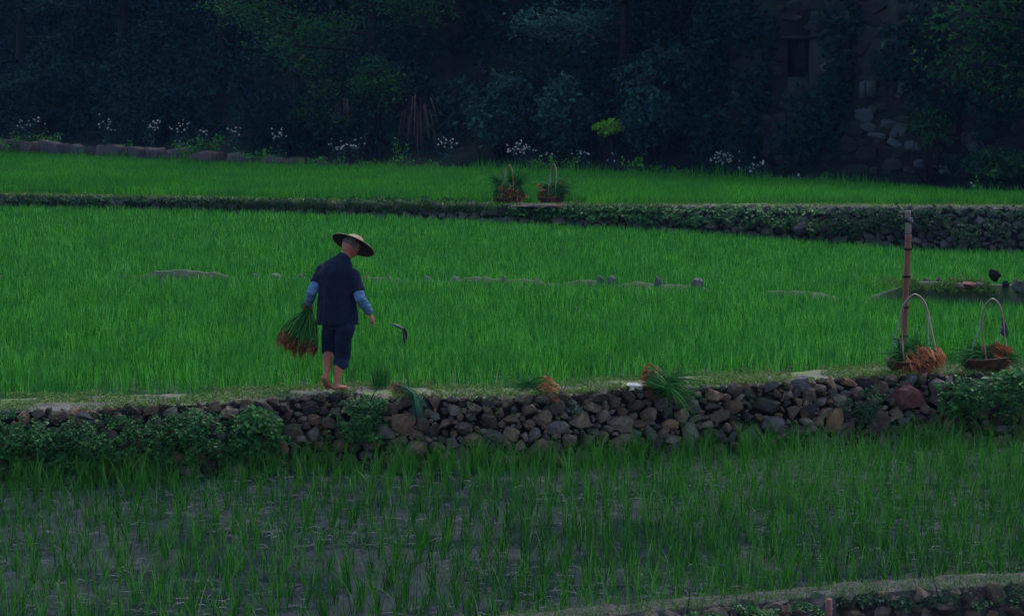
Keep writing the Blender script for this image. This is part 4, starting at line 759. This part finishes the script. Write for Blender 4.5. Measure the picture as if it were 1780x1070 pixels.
# ------------------------------------------------------------------ seedling bundles
def bundle(label, neck, root_end, spread, n, seed, tipvec, tiplen=.12, mat='seedling', rmat='root', rootfrac=.25, wd=.0042, sag=0, loc=None, flare=1.0, nroot=2, tipspread=.5):
    """seedlings gathered at the neck, roots fanned at root_end, loose leaf tips past the neck"""
    rg = np.random.default_rng(seed); neck = np.array(neck, float); re = np.array(root_end, float); ax = re - neck; L = np.linalg.norm(ax); ax /= L
    e1 = np.cross(ax, [0, 1, 0.1]); e1 /= np.linalg.norm(e1); e2 = np.cross(ax, e1); root = thing('seedling_bundle', neck if loc is None else loc, label, 'rice seedlings')
    u = rg.normal(size=(n, 2)); u /= np.maximum(1, np.linalg.norm(u, axis=1) / 1.6)[:, None]; u *= .62; t = np.linspace(0, 1, 7)
    end = re + e1 * (u[:, :1] * spread) + e2 * (u[:, 1:] * spread * .6) + ax * (rg.normal(0, .03, (n, 1)) - np.abs(u[:, :1]) * spread * .25 * flare) * 1.0
    st = neck + e1 * (u[:, :1] * .028) + e2 * (u[:, 1:] * .028) + rg.normal(0, .008, (n, 3))
    P = st[:, None] + (end - st)[:, None] * t[None, :, None] + (e1 * (u[:, :1]))[:, None] * (np.sin(t * math.pi) * spread * .10)[None, :, None]; P[..., 2] -= sag * np.sin(t * math.pi)[None]
    P += (rg.normal(0, .010, (n, 1, 3)) * np.sin(t * math.pi)[None, :, None] + rg.normal(0, .003, (n, 7, 3)))
    side = rg.normal(size=(n, 3)); side -= ax * (side @ ax)[:, None]; side /= np.linalg.norm(side, axis=1)[:, None]
    m = MB(); m.strips(P, side, np.outer(wd * rg.uniform(.6, 1.3, n), [.6, .8, 1, 1, 1, .9, .8]), rg.random(n))
    tv = np.array(tipvec, float); tv /= np.linalg.norm(tv); k = n; dt = tv + rg.normal(0, tipspread, (k, 3)); Lt = tiplen * rg.uniform(.4, 1.3, k); Q = st[:, None] + dt[:, None] * Lt[:, None, None] * t[None, :, None]; Q[..., 2] -= (Lt * .45)[:, None] * t[None] ** 2.2
    m.strips(Q, side, np.outer(wd * .8 * np.ones(k), [.9, 1, 1, .8, .6, .4, .08]), rg.random(k)); m.build('leaves', M[mat], root)
    r = MB(); k = n * nroot; idx = rg.integers(0, n, k); d = ax + rg.normal(0, .22, (k, 3)); RL = rootfrac * L * rg.uniform(.4, 1.1, k); T = np.linspace(-.35, 1, 5)
    Pr = end[idx][:, None] + d[:, None] * RL[:, None, None] * T[None, :, None] + rg.normal(0, .006, (k, 5, 3)); Pr[..., 2] -= RL[:, None] * .15 * T[None] ** 2
    r.strips(Pr, side[idx], np.outer(np.full(k, wd * .62), [1, 1.1, 1, .8, .3]), rg.random(k)); r.build('roots', M[rmat], root); return root
MX, MY, DM = 583, 682, 23.42
Jp = lambda px, py, dd=0: PD(px, py, DM + dd)
bundle('large seedling bundle with muddy roots hanging from the left hand', Jp(537, 541, .28), Jp(515, 601, .12), .20, 430, 31, (-.25, .1, .9), .12, rmat='root_dark', rootfrac=.14, wd=.0052, flare=.8, tipspread=.28)
# a few dead leaf strips and tufts
def tuft(label, px, py, z, h, n, seed, name='seedling_tuft', lean=.35, rad=.04, mat='seedling'):
    rg = np.random.default_rng(seed); c = PZ(px, py, z); m = MB(); b = c + rg.normal(0, 1, (n, 3)) * [rad, rad, 0]; blades(m, b, h * rg.uniform(.6, 1.1, n), np.full(n, .0042), rg.uniform(.05, lean, n), rg.uniform(0, .4, n), 5, rng=rg); return m.build(name, M[mat], label=label, cat='rice seedlings', origin=c)
tuft('dark green upright tuft of seedlings standing on the bank right of the person', 663, 672, 0, .27, 110, 71)
bundle('wilted bluish seedling bundle draped over the wall edge right of the leafy clump', PZ(712, 681, .05), PZ(690, 676, .03), .07, 45, 72, (.75, -.5, -.25), .19, 'seedling_blue', 'root_dark', .3, .0045, tipspread=.3)
bundle('second small wilted bundle hanging beside the round stained boulder', PZ(722, 688, .03), PZ(700, 680, .03), .07, 45, 78, (.35, -.5, -.6), .17, 'seedling_blue', 'root_dark', .2, .0045, tipspread=.25)
bundle('seedling bundle lying on the bank with orange roots towards the right', PZ(925, 668, .05), PZ(955, 677, .04), .12, 80, 73, (-.95, .1, .15), .2, 'seedling', 'root', .5, .0042, tipspread=.28)
bundle('large dark bundle leaning over the wall edge with roots at its upper left', PZ(1160, 664, .10), PZ(1138, 655, .09), .14, 210, 74, (.6, -.3, .3), .24, 'seedling', 'root', .22, .0045, tipspread=.5)
bundle('dark bundle lying under the large one, its leaves drooping over the stones', PZ(1160, 672, .07), PZ(1136, 668, .05), .14, 190, 75, (.6, -.55, -.05), .24, 'seedling', 'root_dark', .3, .0045, tipspread=.3)
o1 = g1; q = lambda a, b, c, g=g1: np.array(g) + [a, b, c]
bundle('bundle with orange roots spilling to the front of the left near basket', q(-.03, .05, .21), q(.03, -.16, .10), .20, 170, 81, (-.3, .5, .5), .14, 'seedling', 'root', .55, .0045, nroot=4)
bundle('bundle with orange roots at the right side of the left near basket', q(.08, .05, .24), q(.16, -.10, .12), .16, 130, 82, (-.5, .4, .5), .14, 'seedling', 'root', .5, .0045, nroot=4)
bundle('green bundle sticking up at the back of the left near basket', q(.09, .10, .16), q(.03, .08, .06), .12, 190, 83, (.15, .3, 1), .24, 'seedling', 'root_dark', .3, .0045)
bundle('dark green bundle filling the left half of the left near basket', q(-.10, -.06, .17), q(-.02, -.02, .08), .16, 200, 84, (-.7, -.4, .15), .2, 'seedling', 'root_dark', .3, .0045)
Q2 = lambda a, b, c: q(a, b, c, g2)
bundle('bundle with leaves fanned out over the left rim of the right near basket', Q2(-.06, -.06, .15), Q2(.04, .0, .12), .14, 230, 85, (-.9, -.25, .12), .27, 'seedling', 'root_dark', .3, .0045, tipspread=.3)
bundle('bundle with orange roots on top of the right near basket', Q2(-.02, .08, .19), Q2(.13, -.04, .12), .14, 130, 86, (-.7, .3, .3), .14, 'seedling', 'root', .6, .0045, nroot=4)
bundle('dark bundle hanging out over the right rim of the right near basket', Q2(.14, -.04, .15), Q2(.05, .02, .1), .14, 230, 87, (.85, -.3, .0), .28, 'seedling', 'root_dark', .3, .0045, tipspread=.3)
for k, (gg, a, b, tv, lb, rm) in enumerate(((gf1, (-.18, .0, .30), (-.1, -.05, .08), (-.7, 0, .5), 'upright bundle leaning out at the left of the left far basket', 'root'), (gf1, (.0, .1, .34), (-.03, -.15, .22), (.6, .2, .4), 'bundle with round orange root end facing front in the left far basket', 'root'),
        (gf1, (.16, .0, .30), (.15, -.1, .1), (.5, 0, .5), 'dark bundle at the right of the left far basket', 'root'), (gf1, (.0, -.05, .12), (.08, -.2, .06), (-.6, 0, .2), 'lowest bundle in the left far basket', 'root_dark'),
        (gf2, (.0, .05, .20), (-.2, -.08, .16), (.9, 0, .1), 'bundle with orange roots at the left of the right far basket', 'root'), (gf2, (.12, -.05, .16), (.0, -.05, .1), (.9, 0, -.05), 'dark green bundle over the right rim of the right far basket', 'root_dark'), (gf2, (.1, .1, .2), (.24, .05, .25), (-.8, 0, .0), 'bundle with a pale root end at the right of the right far basket', 'root'))):
    bundle(lb, np.array(gg) + a + [0, 0, .06], np.array(gg) + b, .22, 200, 90 + k, (tv[0], tv[1], tv[2] + .35), .30, 'seedling', rm, .22, .009, nroot=1)

# ------------------------------------------------------------------ the person
M['skin'] = solid('skin', [(.22, .07, .045), (.33, .105, .065)], .55, .3, 14, .2, 80)
M['navy'] = solid('navy_cloth', [(.004, .006, .017), (.008, .011, .028)], .85, .1, 9, .4, 300, None, .002)
M['navy2'] = solid('navy_trouser_cloth', [(.008, .012, .034), (.014, .019, .048)], .85, .1, 9, .4, 300, None, .002)
M['shirt'] = solid('blue_shirt', [(.045, .10, .21), (.10, .175, .31)], .8, .15, 60, .4, 200, None, .003)
M['hair'] = solid('grey_hair', [(.05, .045, .045), (.13, .12, .12)], .8, .2, 50, .5, 200)
M['straw_hat'] = solid('hat_straw', [(.11, .085, .05), (.25, .20, .125)], .75, .2, 30, .7, 90, (1, 1, 3), .004)
M['hat_in'] = solid('hat_shaded_underside', [(.025, .018, .014), (.05, .035, .026)], .85, .1, 30, .5, 80)  # straw underside of the hat, with its shade put into the darker brown
FA = math.radians(35); fwd = np.array([math.sin(FA), math.cos(FA), 0]); rgt = np.array([math.cos(FA), -math.sin(FA), 0]); up = np.array([0, 0, 1.])
man = thing('person', Jp(583, 683), 'barefoot person in navy jacket and rolled trousers walking on the wall with a seedling bundle', 'person')
pelvis = Jp(590, 558, .03); hipL, hipR = Jp(577, 562, .10), Jp(601, 564, -.05)
kneL, ankL = Jp(574, 606, .26), Jp(567, 652, .0); kneR, ankR = Jp(596, 618, .13), Jp(583.5, 670, .0)
belly, chest, nb = Jp(586, 515, .05), Jp(585, 478, .12), Jp(597, 449, .2); shL, shR = Jp(562, 470, .24), Jp(613, 477, .03); hd = Jp(610, 430, .27)
elL, wrL = Jp(542, 508, .12), Jp(536.5, 529, .26); elR, wrR = Jp(626, 518, -.07), Jp(643, 544, .06)
b = MB()
def cap(m, P, rad, k=14): # rounded limb
    P = np.asarray(P, float); d0 = P[0] - P[1]; d1 = P[-1] - P[-2]; d0 /= np.linalg.norm(d0); d1 /= np.linalg.norm(d1)
    Q = np.vstack([P[0] + d0 * rad[0] * .9, P[0] + d0 * rad[0] * .55, P, P[-1] + d1 * rad[-1] * .55, P[-1] + d1 * rad[-1] * .9]); r = np.concatenate([[rad[0] * .35, rad[0] * .82], rad, [rad[-1] * .82, rad[-1] * .35]]); m.tube(Q, r, k, ref=(.13, 1, .07))
def mid(a, b_, f): return a * (1 - f) + b_ * f
b.loft([pelvis - up * .07, pelvis, belly, chest, nb - up * .02 - fwd * .02], [.12, .15, .13, .155, .06], [.09, .105, .09, .10, .055], rgt)
cap(b, [mid(shL, shR, .1), mid(shL, shR, .9)], [.055, .055]); cap(b, [nb - up * .03, mid(nb, hd, .5), hd - up * .02], [.058, .052, .05])
for hp_, kn, an in ((hipL, kneL, ankL), (hipR, kneR, ankR)):
    cap(b, [hp_, mid(hp_, kn, .5), kn], [.085, .072, .052]); back = -fwd * .018
    cap(b, [kn, mid(kn, an, .18) + back * .6, mid(kn, an, .38) + back, mid(kn, an, .65) + back * .3, mid(kn, an, .88), an], [.050, .049, .050, .038, .027, .028], 16)
for sh, el, wr in ((shL, elL, wrL), (shR, elR, wrR)):
    cap(b, [sh, mid(sh, el, .5), el], [.052, .044, .037]); cap(b, [el, mid(el, wr, .35), wr], [.037, .037, .025])
# feet: the right planted, the left lifted with its sole towards the camera
def foot(m, an, heel, ball, toe, side):
    m.loft([heel + (heel - ball) * .12, heel, mid(heel, ball, .3) , mid(heel, ball, .65), ball, mid(ball, toe, .5)], [.014, .031, .034, .037, .043, .038], [.012, .026, .027, .023, .018, .013], side); cap(m, [an, mid(an, heel, .6)], [.029, .027])
    cap(m, [an, mid(heel, ball, .5)], [.03, .021])
    for k in range(5):
        o_ = (k - 2) * .0165; L = [1.05, 1, .92, .82, .7][k]; cap(m, [mid(ball, toe, .2) + side * o_, mid(ball, toe, .2) + (toe - mid(ball, toe, .2)) * L + side * o_ * 1.1], [.0105 - .0008 * k + (.003 if k == 0 else 0)] * 2, 8)
hR = Jp(581, 680, -.02); hR[2] = .045; fR = np.array([math.sin(.55), math.cos(.55), 0]); foot(b, ankR, hR, hR + fR * .14 - up * .012, hR + fR * .205 - up * .018, np.cross(fR, up))
hL = Jp(563, 655, -.06); foot(b, ankL, hL, Jp(568, 669, .02), Jp(574, 675, .08), rgt)
# head with face, ears
ha = hd - nb; ha /= np.linalg.norm(ha); lookd = fwd * .75 - up * .6; lookd -= ha * (lookd @ ha); lookd /= np.linalg.norm(lookd); hs = np.cross(lookd, ha)
u_ = np.linspace(-1, 1, 13); rr = np.sqrt(np.clip(1 - u_ ** 2, .03, 1)); hc = hd + ha * .015
b.loft([hc + ha * (.112 * q_) - lookd * .012 * (1 - q_) * .5 for q_ in u_], .081 * rr, .099 * rr, hs, 22)
jaw = hc + lookd * .045 - ha * .065; cap(b, [hc - ha * .03 + lookd * .02, jaw + lookd * .012], [.058, .034]); nose = hc + lookd * .092; cap(b, [hc + ha * .02 + lookd * .082, nose - ha * .022 + lookd * .014], [.009, .014], 8)
cap(b, [hc + ha * .03 + hs * .03 + lookd * .077, hc + ha * .03 - hs * .03 + lookd * .077], [.012, .012], 8); cap(b, [hc - ha * .05 + hs * .018 + lookd * .078, hc - ha * .05 - hs * .018 + lookd * .078], [.009, .009], 8)
for sg in (1, -1): cap(b, [hc + hs * sg * .078 + ha * .022 - lookd * .008, hc + hs * sg * .082 - ha * .02 - lookd * .002], [.014, .010], 10); cap(b, [hc + hs * sg * .073 + ha * .012, hc + hs * sg * .084 + ha * .024 - lookd * .014], [.008, .008], 8)
# hands
def hand(m, wr, kn, side, curl_dir, thumb, curl, L=.078, lens=(.9, 1, .95, .78)):
    ax = kn - wr; ax /= np.linalg.norm(ax); side = side - ax * (side @ ax); side /= np.linalg.norm(side); m.loft([wr - ax * .02, wr, mid(wr, kn, .4), mid(wr, kn, .8), kn + ax * .006], [.022, .025, .035, .040, .034], [.018, .018, .018, .015, .010], side, 14)
    for k in range(4):
        o_ = (k - 1.5) * .0205; p0 = kn + side * o_ - ax * .008; p = [p0]; ang = 0
        for j, seg in enumerate((.44, .31, .25)):
            ang += curl[j] * (1 + .08 * k); dvec = ax * math.cos(ang) + curl_dir * math.sin(ang) + side * (k - 1.5) * .04; p.append(p[-1] + dvec * L * lens[k] * seg)
        cap(m, p, [.0098, .0092, .0085, .0075], 8)
    t0 = mid(wr, kn, .3) - side * .03 * thumb; t1 = t0 + (ax * .026 - side * .020 * thumb + curl_dir * .014); t2 = t1 + (ax * .026 + curl_dir * .012 - side * .004 * thumb); cap(m, [t0, t1, t2], [.0125, .011, .0085], 8)
knR = Jp(649, 559, .10); hand(b, wrR, knR, -fwd * .8 + rgt * .4, -rgt * .75 - fwd * .2 - up * .1, -1, (.35, .55, .4))
knL = Jp(535.5, 539, .275); hand(b, wrL, knL, -fwd * .5 - rgt * .85 + up * .0, fwd * .75 - rgt * .2, -1, (.9, 1.1, .7))
b.box([0, 0, -50], [.001] * 3) if False else None
remeshed(b, .0045, 'body', M['skin'], man, 3)
for sg in (1, -1):
    e = MB(); cap(e, [hc + ha * .012 + hs * sg * .03 + lookd * .079, hc + ha * .012 + hs * sg * .034 + lookd * .079], [.0085, .0085], 8); e.build('eye', M['core'], man, smooth=True)
# hair: short grey cap over the back and crown
h_ = MB(); u_ = np.linspace(-.30, 1, 9); rr = np.sqrt(np.clip(1 - u_ ** 2, .03, 1)); h_.loft([hc + ha * (.116 * q_) - lookd * (.012) for q_ in u_], .0835 * rr, .097 * rr, hs, 22); nk = MB(); V_, Q_, T_2, A_ = h_.arrays(); h_ = MB().add(V_ - lookd * .004, quads=Q_, tris=T_2)
remeshed(h_, .007, 'hair', M['hair'], man, 2, lambda V: (np.array([mnoise.noise(Vector(v * 60)) for v in V]) * .002))
# jacket
j = MB(); tt = [pelvis - up * .03 - rgt * .035, mid(pelvis, belly, .25) - rgt * .03, mid(pelvis, belly, .7) - rgt * .02, belly - rgt * .012, mid(belly, chest, .5), chest, mid(chest, nb, .45) - fwd * .015, mid(chest, nb, .8), nb + ha * .0]
j.loft(tt, [.228, .226, .220, .210, .200, .190, .165, .110, .070], [.162, .155, .142, .130, .130, .132, .118, .085, .064], rgt, 30)
cap(j, [mid(shL, shR, .02), mid(shL, shR, .5) + up * .022 - fwd * .02, mid(shL, shR, .98)], [.060, .072, .060])
for sh, el, f in ((shL, elL, .42), (shR, elR, .56)):
    e = mid(sh, el, f); cap(j, [sh, mid(sh, e, .5), e], [.066, .066, .062]); ax = (e - sh) / np.linalg.norm(e - sh); j.tube([e - ax * .01, e + ax * .035, e + ax * .05], [.062, .066, .063], 18)
def folds(V):
    L = V - belly; s = L @ rgt; z = V[:, 2]; o_ = np.array([mnoise.noise(Vector((a * 7, b_ * 3, c * 2))) for a, b_, c in np.stack([s, L @ fwd, z], 1)]); low = np.clip((chest[2] - z) / .4, 0, 1)
    o2 = np.array([mnoise.noise(Vector(v * 17)) for v in V]); drape = np.sin(s * 38 + o_ * 5) * .0045 * low; return o_ * .016 + o2 * .006 + drape * 1.3
remeshed(j, .0075, 'jacket', M['navy'], man, 3, folds)
c_ = MB(); a = np.linspace(0, 2 * math.pi, 25); nn = nb + ha * .004; Pc = np.array([nn + hs * math.cos(t_) * .066 + lookd * math.sin(t_) * .064 for t_ in a]); V, q_ = band(Pc, ha, .019, .004); c_.add(V, quads=q_).build('collar', M['navy2'], man)
# shirt sleeves
for sh, el, wr, f, fe in ((shL, elL, wrL, .3, .82), (shR, elR, wrR, .45, .86)):
    s_ = MB(); e = mid(el, wr, fe); cap(s_, [mid(sh, el, f), mid(sh, el, .75), el, mid(el, wr, .4), e], [.053, .053, .052, .050, .040], 18); ax = (e - el) / np.linalg.norm(e - el); s_.tube([e - ax * .03, e + ax * .005, e + ax * .012], [.043, .043, .038], 18)
    remeshed(s_, .006, 'shirt_sleeve', M['shirt'], man, 2, lambda V: np.array([mnoise.noise(Vector((v[0] * 18, v[1] * 18, v[2] * 40))) for v in V]) * .007)
# trousers rolled to the knee
t = MB(); t.loft([pelvis + up * .05, pelvis - up * .02, pelvis - up * .07], [.150, .152, .146], [.10, .105, .10], rgt, 26)
for hp_, kn, an, f in ((hipL, kneL, ankL, .02), (hipR, kneR, ankR, .22)):
    e = mid(kn, an, f); cap(t, [hp_ - up * .01, mid(hp_, kn, .5) - fwd * .01, kn - fwd * .008, e - fwd * .01], [.088, .088, .080, .075], 20); ax = (e - hp_) / np.linalg.norm(e - hp_); t.tube([e - ax * .015 - fwd * .01, e + ax * .02 - fwd * .01, e + ax * .035 - fwd * .01], [.078, .080, .074], 20)
remeshed(t, .0075, 'trousers', M['navy2'], man, 2, folds)
# hat
hax = np.array([.36, .43, .83]); hax /= np.linalg.norm(hax); hcn = Jp(614, 426, .29); e1 = np.cross(hax, [0, 1, 0]); e1 /= np.linalg.norm(e1); e2 = np.cross(hax, e1); k = 48; th = np.arange(k) * 2 * math.pi / k
def hatsurf(prof): return np.array([hcn + (e1 * math.cos(a_) + e2 * math.sin(a_)) * r * (1 + .012 * math.sin(3 * a_)) + hax * z for r, z in prof for a_ in th]), np.array([[i * k + j_, i * k + (j_ + 1) % k, (i + 1) * k + (j_ + 1) % k, (i + 1) * k + j_] for i in range(len(prof) - 1) for j_ in range(k)])
V, q_ = hatsurf([(.222, -.003), (.224, .003), (.217, .006), (.17, .021), (.13, .039), (.10, .055), (.085, .075), (.06, .095), (.03, .103), (.004, .105)]); hat_t = thing('straw_hat', hcn, 'wide conical straw hat worn tilted forward by the person', 'hat')
MB().add(V, quads=q_).build('crown', M['straw_hat'], hat_t, smooth=True); V, q_ = hatsurf([(.220, -.002), (.17, .014), (.13, .031), (.095, .047), (.08, .066), (.05, .085), (.004, .092)]); MB().add(V, quads=q_[:, ::-1]).build('shaded_underside', M['hat_in'], hat_t, smooth=True)
m = MB(); a = np.linspace(0, 2 * math.pi, 49); m.tube(np.array([hcn + (e1 * math.cos(t_) + e2 * math.sin(t_)) * .222 * (1 + .012 * math.sin(3 * t_)) for t_ in a]), .0045, 6, cap=False).build('rim', M['straw_hat'], hat_t, smooth=True)
# ------------------------------------------------------------------ the bird
M['feather'] = solid('dark_feather', [(.003, .004, .007), (.007, .009, .014)], .55, .3, 30, .2, 60)
M['feather_grey'] = solid('grey_feather', [(.012, .016, .022), (.06, .07, .085)], .6, .3, 30, .2, 60)
bd = PD(700.5, 571.5, 23.2); kk = 23.2 / FPX; rt = thing('bird', bd, 'small dark bird in flight over the rice to the right of the hand', 'bird')
tl = PD(704, 598, 23.15); bx = (bd - tl) / np.linalg.norm(bd - tl); bs_ = np.linspace(0, 1, 11); sdv = np.cross(bx, [0, 1, 0]); sdv /= np.linalg.norm(sdv)
m = MB(); m.loft([tl + (bd - tl) * q2 for q2 in bs_], [.004, .008, .0125, .015, .0155, .0145, .0125, .0105, .0095, .009, .004], [.004, .008, .012, .015, .0155, .0145, .0125, .0105, .0095, .009, .004], sdv, 12)
cap(m, [bd + bx * .0 - sdv * .004, bd - sdv * .010 + bx * .002], [.0145, .012], 10); m.tube([bd - sdv * .02 + bx * .004, bd - sdv * .034 + bx * .002], [.004, .001], 5)
for sg in (-1, 1): m.tube([tl + bx * .01, tl - bx * .03 + sdv * sg * .006], [.005, .0012], 5)
m.build('body', M['feather'], rt, smooth=True)
for tip, mt in ((PD(676.5, 562, 23.25), 'feather_grey'), (PD(707, 590, 23.3), 'feather')):
    n = 9; t_ = np.linspace(0, 1, n); P = bd + (tip - bd) * t_[:, None] + np.array([0, 0, 1]) * (np.sin(t_ * math.pi) * .008)[:, None]
    if mt == 'feather': P = P + np.array([1, 0, 0]) * (np.sin(t_ * math.pi) * .008)[:, None]
    wdt = np.array([.011, .016, .019, .020, .018, .015, .010, .006, .0015]) * (.75 if mt == 'feather_grey' else 1.0); sd_ = np.array([.9, .35, .1]) if mt == 'feather' else np.array([.1, .35, .9])
    T = (tip - bd) / np.linalg.norm(tip - bd); sd_ = sd_ - T * (sd_ @ T); sd_ /= np.linalg.norm(sd_); Nn = np.cross(T, sd_)
    V = np.stack([P - sd_ * wdt[:, None] - Nn * .001, P + Nn * .002, P + sd_ * wdt[:, None] - Nn * .001, P - Nn * .003], 1).reshape(-1, 3)
    q_ = np.array([[i * 4 + j_, i * 4 + (j_ + 1) % 4, i * 4 + 4 + (j_ + 1) % 4, i * 4 + 4 + j_] for i in range(n - 1) for j_ in range(4)]); MB().add(V, quads=q_).build('wing', M[mt], rt, label='grey wing stretched to the left' if mt == 'feather_grey' else 'dark wing folded against the body')
hb_ = MB().box([0, 48, 22], [130, 140, 52]); hz = hb_.build('haze', M['ground'], kind='stuff', label='thin bluish evening haze in front of the forest'); hm = bpy.data.materials.new('haze'); hm.use_nodes = True; n = hm.node_tree; n.nodes.clear()
o_ = n.nodes.new('ShaderNodeOutputMaterial'); pv = n.nodes.new('ShaderNodeVolumePrincipled'); pv.inputs['Color'].default_value = (.20, .42, 1, 1); pv.inputs['Density'].default_value = .00020; n.links.new(pv.outputs[0], o_.inputs['Volume']); hz.data.materials[0] = hm
G = {'creeper': 'creepers on the retaining walls', 'tree': 'trees of the dark forest', 'shrub': 'shrubs at the forest edge', 'flowering_weed': 'white-flowered weeds along the forest edge', 'leafy_weed': 'leafy green weeds', 'basket': 'baskets with arched handles', 'seedling_bundle': 'bundles of rice seedlings', 'ivy': 'ivy on the ruined house', 'stone_wall': 'dry stone retaining walls', 'loose_stone': 'loose stones'}
for o in bpy.data.objects:
    if o.parent is None and o.name.split('.')[0] in G: o['group'] = G[o.name.split('.')[0]]
    if '_o' in o: del o['_o']
